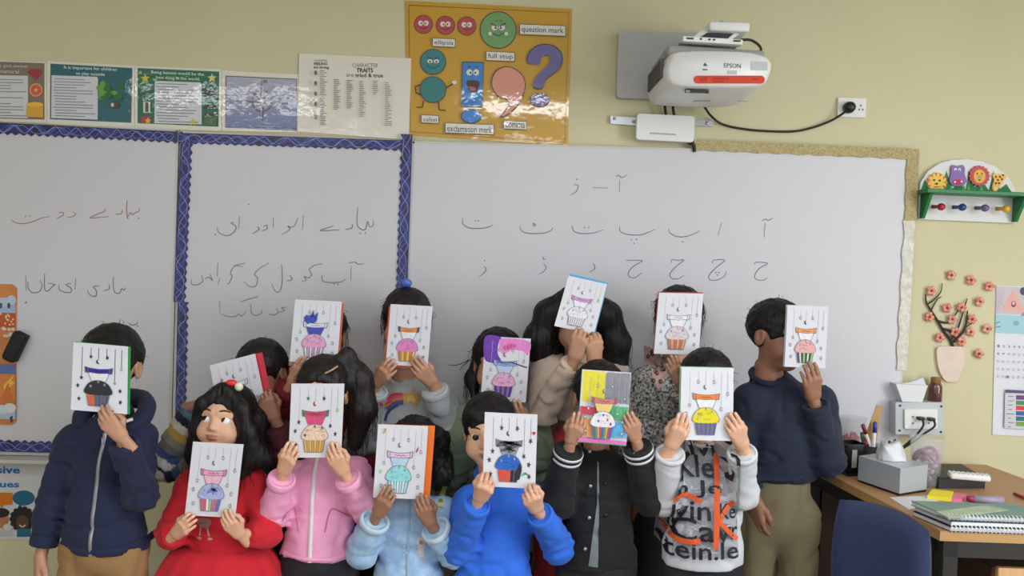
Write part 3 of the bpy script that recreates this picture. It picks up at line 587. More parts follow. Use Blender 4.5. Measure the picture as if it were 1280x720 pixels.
# ------------------------------------------------------------------ blossom vase decoration, calendar
vs = empty('vase_decoration', tuple(map(float, px(1189, 477, 0))), 'pink paper vase with dark blossom branches stuck on the yellow wall', 'wall decoration')
wallslab(cat([(1173, 434), (1190, 433), (1204.5, 435), (1206.5, 447), (1203, 462), (1197, 475), (1189, 477.5), (1181, 475), (1174, 462), (1171.5, 446)], 3, True), -0.012).build('vase', mat('vase_pink', (220, 200, 186), 0.6, var=0.06, vscale=30), vs)
T = lambda L_: [px(1140 + X / 3.13, 330 + Y / 3.13, -0.008) for X, Y in L_]
for L_, r_ in (([(160, 322), (150, 295), (128, 268), (105, 230), (80, 190), (56, 150), (54, 118)], 0.0058), ([(60, 158), (85, 140), (112, 110), (118, 75)], 0.0032), ([(75, 180), (98, 140), (115, 128)], 0.003), ([(150, 300), (178, 255), (195, 205), (215, 135)], 0.0045), ([(163, 305), (200, 265), (213, 225), (217, 182)], 0.0052), ([(120, 255), (150, 262), (170, 290)], 0.006), ([(100, 222), (140, 230), (165, 205), (190, 165)], 0.0042), ([(205, 250), (235, 232)], 0.003)):
    b = MB(); b.tube(cat(T(L_), 4), [r_ * (1 - 0.55 * i / (4 * (len(L_) - 1) if len(L_) > 2 else 1)) for i in range(4 * (len(L_) - 1) + 1 if len(L_) > 2 else 2)], 6); b.build('branch', mat('branch_dark', (52, 38, 34), 0.7), vs)
M_pet = mat('blossom_pink', (206, 108, 96), 0.6, rgb2=(226, 160, 140), vscale=60); M_pet2 = mat('blossom_pale', (220, 176, 156), 0.6, rgb2=(196, 110, 96), vscale=50); M_cen = mat('blossom_heart', (150, 70, 60), 0.7)
_petal = {}
def blossom(x, y, r, m, parent=None, label=None, seed=0):
    rnd = random.Random(seed); R = r / 345.0; c = px(x, y, -0.012); b = MB()
    for k in range(5):
        a = 2 * math.pi * k / 5 + rnd.uniform(-.2, .2)
        b.ell(c + A(math.cos(a) * R * .55, rnd.uniform(-.002, .002), math.sin(a) * R * .55), (R * .5, 0.0035, R * .42), 8, 6, Matrix.Rotation(-a, 3, 'Y'))
    if parent is not None:
        o = b.build('blossom', m, parent); q = o
    else:
        q = empty('blossom_decoration', tuple(map(float, c)), label, 'wall decoration', 'loose blossoms on the wall'); b.build('petals', m, q)
    b = MB(); b.ell(c + A(0, -0.004, 0), (R * .25, 0.004, R * .25), 8, 6); b.build('flower_heart', M_cen, q)
for i, (x, y) in enumerate(((1164, 363.5), (1162, 396), (1184, 385), (1202, 384), (1215, 399), (1213.5, 415), (1194, 415), (1175, 422), (1202, 427), (1190, 399))): blossom(x, y, 6.2, M_pet if i != 9 else M_pet2, vs, seed=i)
for i, (x, y, l) in enumerate(((1189.5, 344, 'topmost loose pale pink blossom on the wall, above the vase'), (1214, 350, 'loose pink blossom second from the top of the drifting row'), (1236.5, 358, 'loose pink blossom next to the top corner of the calendar'), (1225, 377, 'loose pink blossom just right of the branch tips'), (1234, 411, 'loose pink blossom halfway down beside the calendar edge'), (1224, 442, 'lowest loose pale blossom right of the paper vase'))): blossom(x, y, 6.4, M_pet if i in (1, 2) else M_pet2, None, l, 20 + i)
r = poster('wall_calendar', 'white wall calendar with pastel picture cut by the right picture edge', [(1245.5, 357), (1345, 361), (1341, 548), (1240.5, 543.5)], m=mat('calendar_paper', (214, 216, 224), 0.6), cat_='calendar')
P = Print(wallmap(-0.0045))
P.poly([(1246, 358), (1344, 362), (1343, 396), (1245, 392)], (196, 186, 190)).poly([(1252, 388), (1266, 362), (1284, 392)], (220, 168, 158)).poly([(1246, 366), (1256, 362), (1250, 390), (1245, 390)], (188, 176, 196)).ell(1267, 380, 3, 4, (120, 60, 80)).ell(1267, 379, 1.8, 2.4, (230, 180, 170)).poly([(1276, 394), (1290, 380), (1292, 400), (1275, 402)], (150, 130, 170)).ell(1279, 364, 4, 5, (80, 66, 96)).line([(1249, 376), (1258, 386)], 1.2, (206, 190, 120))
P.poly([(1245, 393), (1343, 398), (1342, 420), (1244.5, 416)], (160, 200, 212)).line([(1245, 404), (1250, 402)], 1, (90, 110, 130)).line([(1245, 409), (1251, 408)], 1, (90, 110, 130)).ell(1270, 404, 4, 3, (130, 170, 180))
rnd = random.Random(5)
for j in range(5):
    for i in range(9):
        x = 1247 + i * 6.5 - j * .3; y = 433 + j * 9.5 + .04 * (x - 1245)
        P.text(str(1 + (i + 7 * j) % 30), x, y - 2, x + 2.6, y + 1, (120, 120, 134))
P.poly([(1257, 487), (1335, 491), (1335, 494), (1257, 491)], (92, 70, 120)).poly([(1256.5, 491), (1335, 494), (1333, 540), (1255.5, 535)], (200, 202, 208))
for k, cc in enumerate(((110, 60, 130), (60, 140, 80), (206, 60, 50), (52, 92, 160), (40, 110, 120), (120, 160, 60))): P.rect(1270, 494 + k * 6.6, 1335, 499.5 + k * 6.6, cc, 0.04)
textlines(P, 1258, 495, 1268, 533, 8, 3)
P.build('print', M_print, r)

# ------------------------------------------------------------------ socket box on the wall above the desk
bx = empty('socket_box', tuple(map(float, px(1150, 543, 0))), 'grey surface socket box with two black plugs above the desk', 'wall socket')
wallslab(rrect(1119.5, 503, 1180, 543, 1.5), -0.075).build('trunking_box', mat('trunk_grey', (186, 190, 194), 0.45), bx)
wallslab(rrect(1131, 511.5, 1172, 536, 1.5), -0.083, -0.075).build('face_plate', M_white, bx)
for x, y in ((1125, 507), (1176.5, 508), (1124.5, 538), (1176, 540)):
    b = MB(); b.lathe([(0.004, 0), (0.004, 0.002), (0.002, 0.003)], px(x, y, -0.075), 8, (0, -1, 0)); b.build('screw', M_black, bx)
P = Print(wallmap(-0.0835))
for x, y in ((1141, 521), (1141, 529), (1161, 522), (1161, 529)): P.rect(x - 1, y - .8, x + 1, y + .8, (60, 60, 64))
P.build('pin_holes', M_print, bx)
for i, (x, y) in enumerate(((1151, 523), (1164, 524))):
    b = MB(); b.box(px(x, y, -0.095), (0.022, 0.024, 0.012), None, 0.003, 2); b.build('plug', M_black, label=('left' if i == 0 else 'right') + ' of two black plugs in the grey socket box', cat='plug', group='plugs in the socket box')
DZ = 0.73
for i, (x, y) in enumerate(((1153, 524), (1167, 525))):
    cable(('inner' if i == 0 else 'outer') + ' black cable from the socket box down behind the tissue box', [px(x, y, -0.105), px(x + 1, y + 8, -0.115), px(1146 + 8 * i, 543, -0.11), px(1132 + 4 * i, 556, -0.10), px(1118, 566 + i, -0.10), px(1108, 574, -0.11)], 0.0038)
tz = px(1150, 503, -0.075)[2]
b = MB(); b.prism([px(x, y, -0.070) for x, y in [(1120, 480), (1160, 482), (1153, 502.6), (1128, 502.2)]], (0, 0.062, 0)); h = empty('tissue_holder', tuple(map(float, px(1140, 502, -0.04))), 'white tapered paper holder standing on the socket box', 'holder'); b.build('holder_body', mat('paper_holder', (218, 220, 222), 0.5), h)
b = MB(); b.prism([px(x, y, -0.050) for x, y in [(1124, 480), (1138, 478), (1154, 472), (1158, 482)]], (0, 0.012, 0)); b.build('paper_sheet', M_paper, h)
j = empty('spice_jar', tuple(map(float, px(1168, 502.4, -0.04))), 'small dark glass jar with a cork on the socket box', 'jar')
jb = px(1168.5, 502.2, -0.04); b = MB(); b.lathe([(0.021, 0), (0.0235, 0.003), (0.0235, 0.055), (0.019, 0.066), (0.0175, 0.068)], jb, 18); b.build('glass', mat('dark_spice', (56, 36, 34), 0.15, rgb2=(110, 60, 50), vscale=60, coat=0.8), j)
b = MB(); b.lathe([(0.0165, 0.066), (0.018, 0.086), (0.017, 0.088)], jb, 14); b.build('cork', mat('cork', (150, 110, 74), 0.85, var=0.2, vscale=90), j)

# ------------------------------------------------------------------ desk
M_beech = mat('beech_laminate', (176, 134, 92), 0.45, var=0.14, vscale=7, stretch=(1, 12, 1)); M_edge = mat('beech_edge', (172, 134, 84), 0.5)
M_beech2 = mat('beech_front', (206, 160, 112), 0.5, var=0.1, vscale=6, stretch=(10, 1, 1)); M_frame = mat('black_steel', (24, 22, 23), 0.5); M_dkwood = mat('dark_panel', (74, 52, 40), 0.6, var=0.15, vscale=6)
dk = empty('desk', (1.42, -0.44, 0), 'beech topped teachers desk with black frame beside the boy in navy', 'desk')
TL_, BL_, BR_, TR_ = (1.055, -0.028), (1.165, -0.865), (1.83, -0.865), (1.735, -0.028)
b = MB(); b.prism([(x, y, DZ) for x, y in (TL_, BL_, BR_, TR_)], (0, 0, -0.003)); b.build('desk_top', M_beech, dk)
b = MB(); b.prism([(x, y, DZ - 0.003) for x, y in (TL_, BL_, BR_, TR_)], (0, 0, -0.024)); b.build('edge_band', M_edge, dk)
b = MB(); b.box((1.49, -0.845, DZ - 0.05), (0.62, 0.025, 0.045)).box((1.135, -0.44, DZ - 0.05), (0.03, 0.76, 0.045), Matrix.Rotation(math.radians(7.4), 3, 'Z')); b.build('under_frame', M_frame, dk)
for x, y in ((1.20, -0.835), (1.10, -0.07), (1.77, -0.835), (1.69, -0.07)):
    b = MB(); b.box((x, y, (DZ - 0.027) / 2), (0.045, 0.045, DZ - 0.027), None, 0.004, 1); b.build('leg', M_frame, dk)
b = MB(); b.box((1.40, -0.10, 0.44), (0.56, 0.018, 0.50)); b.build('modesty_panel', M_dkwood, dk)
pd = empty('drawer_pedestal', (1.55, -0.55, 0), 'beech drawer pedestal standing under the desk front', 'drawer unit')
b = MB(); b.box((1.54, -0.55, 0.32), (0.40, 0.52, 0.60), None, 0.003, 1); b.build('carcass', M_dkwood, pd)
for k in range(3):
    b = MB(); b.box((1.54, -0.818, 0.53 - 0.195 * k), (0.385, 0.018, 0.185), None, 0.002, 1); o = b.build('drawer', M_beech2, pd)
    b = MB(); b.tube([(1.49, -0.828, 0.55 - 0.195 * k), (1.49, -0.845, 0.55 - 0.195 * k), (1.59, -0.845, 0.55 - 0.195 * k), (1.59, -0.828, 0.55 - 0.195 * k)], 0.004, 6); b.build('handle', M_steel, o)
def on(x, y, z=DZ): return pz(x, y, z)
def boxpx(m, A_, B_, C_, z, h, inset=0.0):
    a, b, c = on(*A_, z), on(*B_, z), on(*C_, z); d = a + c - b
    m.prism([a, b, c, d], (0, 0, h)); return a, b, c, d
# tissue box
A_, B_, C_ = (1072, 602), (1124, 620), (1158, 614.5)
a, b_, c = on(*A_), on(*B_), on(*C_); d = a + c - b_
tb = empty('tissue_box', tuple(map(float, (a + c) / 2)), 'silver tissue box with a tissue pulled up, on the desk', 'tissue box')
def quadbox(name, q, z0, z1, m, par, grow=0.0):
    cc = sum(q) / 4; q = [p + nrm(p - cc) * grow for p in q]
    k = MB(); k.prism([A(p[0], p[1], z0) for p in q], (0, 0, z1 - z0)); return k.build(name, m, par)
quadbox('base_strip', [a, b_, c, d], DZ, DZ + 0.007, M_black, tb, -0.001)
quadbox('carton', [a, b_, c, d], DZ + 0.007, DZ + 0.085, mat('silver_card', (178, 186, 194), 0.35, metal=0.25), tb)
cc = (a + b_ + c + d) / 4; k = MB(); rnd = random.Random(3); V = []; F = []
for i in range(7):
    t = i / 6
    for jx in range(18):
        q = 2 * math.pi * jx / 18; rr = (0.040 - 0.014 * t) * (1 + 0.38 * math.sin(3 * q + 1.5 * t) * t + 0.15 * math.sin(7 * q + 3 * t))
        V.append(cc + A(rr * math.cos(q) * 1.1 - 0.02 * t, rr * math.sin(q) * 0.6, 0.086 + 0.050 * t + 0.012 * t * math.sin(2 * q + 1)))
for i in range(6):
    for jx in range(18): F.append((i * 18 + jx, i * 18 + (jx + 1) % 18, (i + 1) * 18 + (jx + 1) % 18, (i + 1) * 18 + jx))
F.append(tuple(6 * 18 + jx for jx in range(18))); k.add([v + A(0, 0, DZ) - A(0, 0, cc[2]) for v in V], F, True); k.build('tissue', M_paper, tb)
# pencil holder with pens
hp = on(1062, 590); ph = empty('pen_holder', tuple(map(float, hp)), 'black square pen holder at the back left of the desk', 'pen holder')
Rz = Matrix.Rotation(math.radians(12), 3, 'Z'); b = MB()
for sx, sy, w, d_ in ((0, -0.038, 0.08, 0.004), (0, 0.038, 0.08, 0.004), (-0.038, 0, 0.004, 0.08), (0.038, 0, 0.004, 0.08)): b.box(Vector(hp) + Rz @ Vector((sx, sy, 0.052)), (w, d_, 0.10), Rz)
b.build('cup', M_black, ph)
b = MB(); b.box(Vector(hp) + Vector((0.01, -0.005, 0.003)), (0.11, 0.10, 0.006), Rz, 0.001, 1); b.build('base', M_black, ph)
b = MB(); b.box(Vector(hp) + Rz @ Vector((-0.012, -0.0412, 0.055)), (0.018, 0.002, 0.06), Rz); b.build('window_slot', M_grey, ph)
hp2 = on(1088, 592); b = MB(); b.lathe([(0.040, 0), (0.041, 0.002), (0.041, 0.098), (0.037, 0.098), (0.037, 0.01)], hp2, 18); b.build('pen_holder', mat('black_mesh', (24, 24, 26), 0.6, bump=0.5, bscale=500), label='black round pen pot behind the tissue box', cat='pen holder')
def pen(name, label, p0, p1, y, r, m1, m2, catg='pen'):
    a, b = px(*p0, y), px(*p1, y + 0.02); t = empty(name, tuple(map(float, a)), label, catg, 'pens in the pen holders')
    k = MB(); k.tube([a, a + (b - a) * 0.72], r, 8); k.build('barrel', m1, t)
    k = MB(); k.tube([a + (b - a) * 0.70, a + (b - a) * 0.96, b], [r * 1.12, r * 1.12, r * .6], 8); k.build('cap', m2, t)
y2 = hp2[1]
M_red = mat('pen_red', (170, 34, 44), 0.35); M_pblue = mat('pen_blue', (34, 52, 150), 0.35); M_pgreen = mat('pen_green', (70, 96, 70), 0.4)
k = MB(); q = [px(1087, 566, y2 + .02), px(1080, 549, y2 + .02), px(1096, 506, y2 + .03), px(1103, 508, y2 + .03), px(1094, 560, y2 + .02)]; k.prism(q, (0, 0.003, 0)); k.build('wooden_ruler', mat('ruler_wood', (176, 136, 76), 0.5, var=.1, vscale=30), label='wooden ruler leaning up out of the pen pot', cat='ruler')
pen('marker_pen', 'white marker with a dark red end in the pen pot', (1093, 572), (1078, 530), y2, 0.006, M_white, mat('pen_darkred', (120, 30, 50), .35), 'marker')
pen('marker_pen', 'blue capped marker standing upright in the pen pot', (1091, 574), (1094, 527), y2 - .01, 0.0065, M_white, M_pblue, 'marker')
pen('marker_pen', 'red capped marker low in the pen pot', (1085, 580), (1082, 552), y2 - .015, 0.006, M_red, M_red, 'marker')
pen('marker_pen', 'short red marker at the right of the pen pot', (1094, 582), (1098, 557), y2 - .015, 0.006, M_red, M_red, 'marker')
pen('marker_pen', 'green barrelled pen leaning left in the pen pot', (1084, 580), (1077, 540), y2 + .005, 0.0055, M_pgreen, M_pgreen, 'marker')
for i, (x, y, x2, y2_) in enumerate(((1106, 582, 1103, 556), (1110, 582, 1112, 551), (1115, 582, 1119, 549), (1117, 584, 1124, 560), (1104, 582, 1100, 562))):
    pen('pen', ['black pen furthest left behind the tissue', 'black pen second from left behind the tissue', 'tallest black pen behind the tissue', 'black pen furthest right behind the tissue', 'short black pen touching the pen pot'][i], (x, y), (x2, y2_), y2 + .06, 0.0045, M_black, M_black)
b = MB(); bp = on(1112, 590); bp[1] = y2 + .06; bp[0] = px(1112, 580, bp[1])[0]; b.lathe([(0.034, 0), (0.035, 0.002), (0.035, 0.07), (0.031, 0.07), (0.031, 0.01)], bp, 16); b.build('pen_holder', M_black, label='small black pen cup hidden behind the tissue', cat='pen holder')
# clear cup with red things at the far left
cp = on(1063, 579); b = MB(); b.lathe([(0.040, 0.0), (0.042, 0.004), (0.050, 0.165), (0.047, 0.165), (0.040, 0.008)], cp, 20)
M_clear = mat('clear_plastic', (226, 230, 234), 0.12, alpha=0.2, spec=0.6); cpr = empty('plastic_cup', tuple(map(float, cp)), 'clear plastic cup holding red clips behind the black holder', 'cup'); b.build('cup_wall', M_clear, cpr)
for i, (x, y) in enumerate(((1058, 548), (1066, 545), (1070, 549))):
    b = MB(); b.box(px(x, y, cp[1]), (0.02, 0.012, 0.03), Matrix.Rotation(.5 * i - .4, 3, 'Y'), 0.003, 2); b.build('red_clip', M_red, label=['leftmost', 'middle', 'rightmost'][i] + ' red clip inside the clear cup', cat='clip', group='red clips in the clear cup')
# clear tub with pink contents
jp = on(1156, 606); jr = empty('plastic_tub', tuple(map(float, jp)), 'clear plastic tub with pink and purple beads beside the tissue box', 'tub')
b = MB(); b.lathe([(0.040, 0.0), (0.042, 0.004), (0.050, 0.150), (0.052, 0.156), (0.049, 0.156), (0.040, 0.008)], jp, 24); b.build('tub_wall', M_clear, jr)
rnd = random.Random(12); M_bd = [mat('bead_pink', (176, 110, 150), 0.4), mat('bead_purple', (120, 76, 120), 0.4), mat('bead_pale', (214, 190, 204), 0.3)]
for i in range(26):
    q = rnd.uniform(0, 6.3); rr = rnd.uniform(0, .028); b = MB(); b.ell(jp + A(rr * math.cos(q), rr * math.sin(q), 0.014 + 0.0036 * i), (0.012, 0.010, 0.009), 8, 6, Matrix.Rotation(q, 3, 'X')); b.build('bead', M_bd[i % 3], jr)
b = MB(); b.tube([jp + A(0.036 * math.cos(t), 0.036 * math.sin(t), 0.098 + 0.02 * math.sin(2 * t)) for t in np.linspace(0, 6.28, 20)], 0.006, 8); b.build('pink_ribbon', M_bd[0], jr)
# black case with a white remote on it
a, b_ = on(1173, 611), on(1231, 610.5); w = b_ - a; dp = A(-w[1], w[0], 0) * 0 + A(0.02, 0.19, 0)
q = [a, b_, b_ + dp, a + dp]; bc = empty('black_case', tuple(map(float, (a + b_ + dp) / 1 - b_ * 0 - (a + b_ + dp) / 1 + (a + b_ + dp) - (b_ + dp) / 2 - a * .0 - (b_ + dp) / 2)), 'flat black case lying at the back of the desk', 'case')
quadbox('case_body', q, DZ, DZ + 0.032, M_black, bc); quadbox('case_lid', q, DZ + 0.032, DZ + 0.036, mat('case_top', (40, 38, 34), 0.5), bc, -0.003)
ra, rb = on(1186, 597, DZ + .04), on(1236, 601, DZ + .04); rc_ = (ra + rb) / 2; dd = rb - ra; rot = Matrix.Rotation(math.atan2(dd[1], dd[0]), 3, 'Z')
rm = empty('remote_control', tuple(map(float, rc_)), 'white slim remote control resting on the black case', 'remote control')
b = MB(); b.box(rc_ + A(0, 0, 0.009), (np.linalg.norm(dd), 0.046, 0.018), rot, 0.006, 3); b.build('shell', M_white, rm)
for i in range(9):
    for jx in range(2):
        b = MB(); b.box(Vector(rc_) + rot @ Vector((-0.055 + 0.0135 * i, -0.009 + 0.018 * jx, 0.0185)), (0.008, 0.009, 0.004), rot, 0.001, 1); b.build('button', mat('remote_button', (196, 198, 200), .5), rm)
# sticky notes and highlighter
def flatpad(name, label, P4, h, m, catg):
    q = [on(*p) for p in P4]; k = MB(); k.prism(q, (0, 0, h)); return k.build(name, m, label=label, cat=catg)
flatpad('sticky_notes', 'bright yellow sticky note pad in front of the clear tub', [(1159, 624), (1189, 627), (1192, 619), (1165, 616)], 0.012, mat('sticky_yellow', (226, 214, 40), .6), 'sticky notes')
flatpad('sticky_notes', 'pink sticky note pad beside the yellow one', [(1189, 627), (1202, 628), (1208, 621), (1193, 619)], 0.008, mat('sticky_pink', (222, 116, 150), .6), 'sticky notes')
hA, hB = on(1209, 623, DZ + .011), on(1254, 626, DZ + .011); hl = empty('highlighter_pen', tuple(map(float, hA)), 'lilac highlighter with a pink end lying behind the notebooks', 'highlighter')
b = MB(); b.tube([hA + (hB - hA) * .15, hB], 0.011, 10); b.build('barrel', mat('lilac_grey', (150, 146, 170), .4), hl)
b = MB(); b.tube([hA, hA + (hB - hA) * .17], [0.008, 0.0115], 10); b.build('cap', mat('hl_pink', (150, 44, 90), .4), hl)
rp = [on(1268, 617, DZ + .006), on(1290, 626, DZ + .006)]; b = MB(); b.tube(rp, 0.005, 8); b.build('pencil', M_red, label='dark red pencil at the right picture edge on the desk', cat='pencil')
flatpad('paper_sheet', 'white loose sheet sticking out under the notebooks', [(1112, 622), (1136, 637), (1176, 628), (1158, 620)], 0.0012, M_paper, 'paper')
# notebooks
a, b_ = on(1141, 645), on(1187, 664.5); c = b_ + A(0.30, 0.0, 0); d = a + (c - b_)
def notebook(name, label, z, h, m, pages, spiral, sh_=(0, 0), wire=None):
    o = A(sh_[0], sh_[1], 0); q = [a + o, b_ + o, c + o, d + o]
    t = empty(name, tuple(map(float, ((a + c) / 2)[:2])) + (z,), label, 'notebook', 'notebooks stacked on the desk')
    quadbox('back_cover', q, z, z + 0.0015, m, t); quadbox('pages', q, z + 0.0015, z + h - 0.0015, pages, t, -0.003); quadbox('cover', q, z + h - 0.0015, z + h, m, t)
    if spiral:
        n_ = 28
        for i in range(n_):
            p = q[1] + (q[2] - q[1]) * ((i + .5) / n_); k = MB()
            k.tube([p + A(0, 0.006 - 0.010 * math.cos(tt) * 1.0, z - p[2] + h / 2 + (h / 2 + 0.003) * math.sin(tt)) for tt in np.linspace(0, 6.28, 9)], 0.0016, 5, False); k.build('spiral_ring', wire, t)
    return t
M_pages = mat('page_edges', (214, 216, 220), .7, var=.1, vscale=200, stretch=(1, 1, 12))
notebook('notebook', 'black wire bound notebook at the bottom of the desk stack', DZ, 0.014, mat('nb_black', (26, 26, 30), .5), M_pages, True, wire=M_white)
notebook('notebook', 'dark navy notebook in the middle of the desk stack', DZ + .0142, 0.013, mat('nb_navy', (36, 38, 66), .5), M_pages, False, (0.004, 0.004))
notebook('notebook', 'teal wire bound notebook on top of the desk stack', DZ + .0274, 0.013, mat('nb_teal', (88, 130, 140), .4, rgb2=(110, 140, 110), vscale=9), M_pages, True, (-0.002, 0.012), M_white)
q = [on(1170, 640, DZ + .0408), on(1186, 648, DZ + .0408), on(1262, 638, DZ + .0408), on(1232, 632, DZ + .0408)]; k = MB(); k.prism(q, (0, 0, 0.0015)); k.build('booklet', mat('green_leaflet', (150, 170, 136), .5, rgb2=(176, 190, 176), vscale=20), label='pale green leaflet lying on the teal notebook', cat='leaflet')
# cables under and behind the desk
cable('black cable lying along the desk edge by the wall', [px(1010, 577, -0.05), px(1030, 575, -0.05), px(1050, 577, -0.05), px(1075, 580, -0.05)], 0.004)
cable('black cable hanging in an arc below the desk edge', [px(1014, 590, -0.06), px(1016, 640, -0.06), px(1030, 622, -0.07), px(1034, 640, -0.07), px(1014, 668, -0.07), px(1018, 700, -0.07), px(1035, 730, -0.07)], 0.004)

# ------------------------------------------------------------------ blue chair in front of the desk
M_fab = mat('navy_chair_fabric', (44, 56, 92), 0.85, var=0.12, vscale=60, bump=0.3, bscale=300)
ch = empty('office_chair', (0.99, -1.10, 0), 'dark blue fabric office chair with its back near the desk corner', 'chair')
base = Vector((0.958, -1.02, 0)); rot = Matrix.Rotation(math.radians(-66), 3, 'Z')
def chp(x, y, z): return base + rot @ Vector((x, y, z))
k = MB(); V = []; F = []; nx, nz = 12, 12
for side in (0, 1):
    for jz in range(nz + 1):
        for ix in range(nx + 1):
            u = ix / nx * 2 - 1; v = jz / nz * 2 - 1
            uu = u * math.sqrt(1 - 0.18 * v * v); vv = v * math.sqrt(1 - 0.18 * u * u)
            ed = (1 - abs(u) ** 6) * (1 - abs(v) ** 6); th = 0.03 * ed ** 0.4
            V.append(chp(uu * 0.155, (-th if side == 0 else th) + 0.03 * uu * uu * -1, 0.665 + vv * 0.165))
w = nx + 1
for side in (0, 1):
    o = side * w * (nz + 1)
    for jz in range(nz):
        for ix in range(nx):
            f = (o + jz * w + ix, o + jz * w + ix + 1, o + (jz + 1) * w + ix + 1, o + (jz + 1) * w + ix); F.append(f if side == 0 else f[::-1])
o = w * (nz + 1)
for ix in range(nx): F.append((ix, o + ix, o + ix + 1, ix + 1)); F.append((nz * w + ix, nz * w + ix + 1, o + nz * w + ix + 1, o + nz * w + ix))
for jz in range(nz): F.append((jz * w, (jz + 1) * w, o + (jz + 1) * w, o + jz * w)); F.append((jz * w + nx, o + jz * w + nx, o + (jz + 1) * w + nx, (jz + 1) * w + nx))
k.add(V, F, True); k.build('backrest', M_fab, ch)
k = MB(); k.box(chp(0, -0.25, 0.46), (0.44, 0.42, 0.075), rot, 0.03, 4); k.build('seat', M_fab, ch)
k = MB(); k.tube([chp(0, 0.0, 0.62), chp(0, 0.035, 0.52), chp(0, -0.01, 0.42), chp(0, -0.20, 0.41)], 0.018, 8); k.build('back_support', M_black, ch)
k = MB(); k.tube([chp(0, -0.24, 0.42), chp(0, -0.24, 0.10)], 0.022, 12); k.build('gas_column', M_black, ch)
for i in range(5):
    q = 2 * math.pi * i / 5 + 0.3; e = (0.27 * math.cos(q), -0.24 + 0.27 * math.sin(q))
    k = MB(); k.tube([chp(0, -0.24, 0.11), chp(e[0], e[1], 0.075)], [0.024, 0.015], 8); o = k.build('base_arm', M_black, ch)
    k = MB(); k.lathe([(0.025, -0.012), (0.028, -0.006), (0.028, 0.006), (0.025, 0.012)], chp(e[0], e[1], 0.028), 14, (math.cos(q + 1), math.sin(q + 1), 0)); k.build('castor', M_black, o)
# ------------------------------------------------------------------ organic surfaces: distance fields -> surface nets
_lat = np.random.RandomState(7).rand(32, 32, 32)
def vnoise(P):
    i = np.floor(P).astype(int); f = P - i; f = f * f * (3 - 2 * f); i0 = i & 31; i1 = (i + 1) & 31; r = 0
    for a in (0, 1):
        for b in (0, 1):
            for c in (0, 1):
                w = (f[:, 0] if a else 1 - f[:, 0]) * (f[:, 1] if b else 1 - f[:, 1]) * (f[:, 2] if c else 1 - f[:, 2])
                r = r + w * _lat[(i1 if a else i0)[:, 0], (i1 if b else i0)[:, 1], (i1 if c else i0)[:, 2]]
    return r - 0.5
def cone(P, a, b, ra, rb):
    ab = b - a; t = np.clip(((P - a) @ ab) / (ab @ ab + 1e-12), 0, 1)
    return np.linalg.norm(P - a - t[:, None] * ab, axis=1) - (ra + (rb - ra) * t)
def ellip(P, c, r):
    q = P - c; k0 = np.linalg.norm(q / r, axis=1); k1 = np.linalg.norm(q / (r * r), axis=1) + 1e-9
    return k0 * (k0 - 1) / k1
def smin(a, b, k):
    h = np.clip(0.5 + 0.5 * (b - a) / k, 0, 1); return b + (a - b) * h - k * h * (1 - h)
def smax(a, b, k): return -smin(-a, -b, k)
def nets(f, lo, hi, h, B=5):
    lo = np.array(lo, float); n = np.ceil((np.array(hi) - lo) / (h * B)).astype(int) + 1; N = n * B
    g = np.stack(np.meshgrid(*[np.arange(k) for k in n], indexing='ij'), -1).reshape(-1, 3)
    d = f(lo + (g * B + (B - 1) / 2) * h); act = np.abs(d) < 0.87 * B * h + 0.016
    F = np.repeat(np.repeat(np.repeat(d.reshape(n), B, 0), B, 1), B, 2)
    ga = g[act]; o = np.stack(np.meshgrid(*[np.arange(B)] * 3, indexing='ij'), -1).reshape(-1, 3)
    idx = (ga[:, None, :] * B + o[None]).reshape(-1, 3)
    F[idx[:, 0], idx[:, 1], idx[:, 2]] = f(lo + idx * h)
    s = F < 0; c = s[:-1, :-1, :-1].astype(np.int8)
    for a in (0, 1):
        for b in (0, 1):
            for e in (0, 1):
                if a + b + e: c = c + s[a:N[0] - 1 + a, b:N[1] - 1 + b, e:N[2] - 1 + e]
    cell = np.argwhere((c > 0) & (c < 8)); cid = -np.ones(N - 1, int); cid[tuple(cell.T)] = np.arange(len(cell))
    acc = np.zeros((len(cell), 3)); cnt = np.zeros(len(cell))
    for ax in range(3):
        u, v = [k for k in range(3) if k != ax]
        for p in (0, 1):
            for q in (0, 1):
                o0 = np.zeros(3, int); o0[u] = p; o0[v] = q; o1 = o0.copy(); o1[ax] = 1
                f0 = F[tuple((cell + o0).T)]; f1 = F[tuple((cell + o1).T)]; m = (f0 < 0) != (f1 < 0)
                t = np.where(m, f0 / np.where(m, f0 - f1, 1), 0); pt = o0 + t[:, None] * (o1 - o0)
                acc += pt * m[:, None]; cnt += m
    V = lo + (cell + acc / np.maximum(cnt, 1)[:, None]) * h
    Q = []
    for ax in range(3):
        u, v = (ax + 1) % 3, (ax + 2) % 3
        sl0 = [slice(1, N[k] - 1) for k in range(3)]; sl1 = list(sl0); sl0[ax] = slice(0, N[ax] - 1); sl1[ax] = slice(1, N[ax])
        a0 = s[tuple(sl0)]; a1 = s[tuple(sl1)]; e = np.argwhere(a0 != a1)
        if len(e) == 0: continue
        inside = a0[tuple(e.T)]; off = np.ones(3, int); off[ax] = 0; e = e + off
        def at(du, dv):
            q = e.copy(); q[:, u] += du; q[:, v] += dv; return cid[tuple(q.T)]
        q = np.stack([at(-1, -1), at(0, -1), at(0, 0), at(-1, 0)], 1)
        q[~inside] = q[~inside][:, ::-1]; Q.append(q)
    Q = np.concatenate(Q); Q = Q[(Q >= 0).all(1)]
    return V, Q

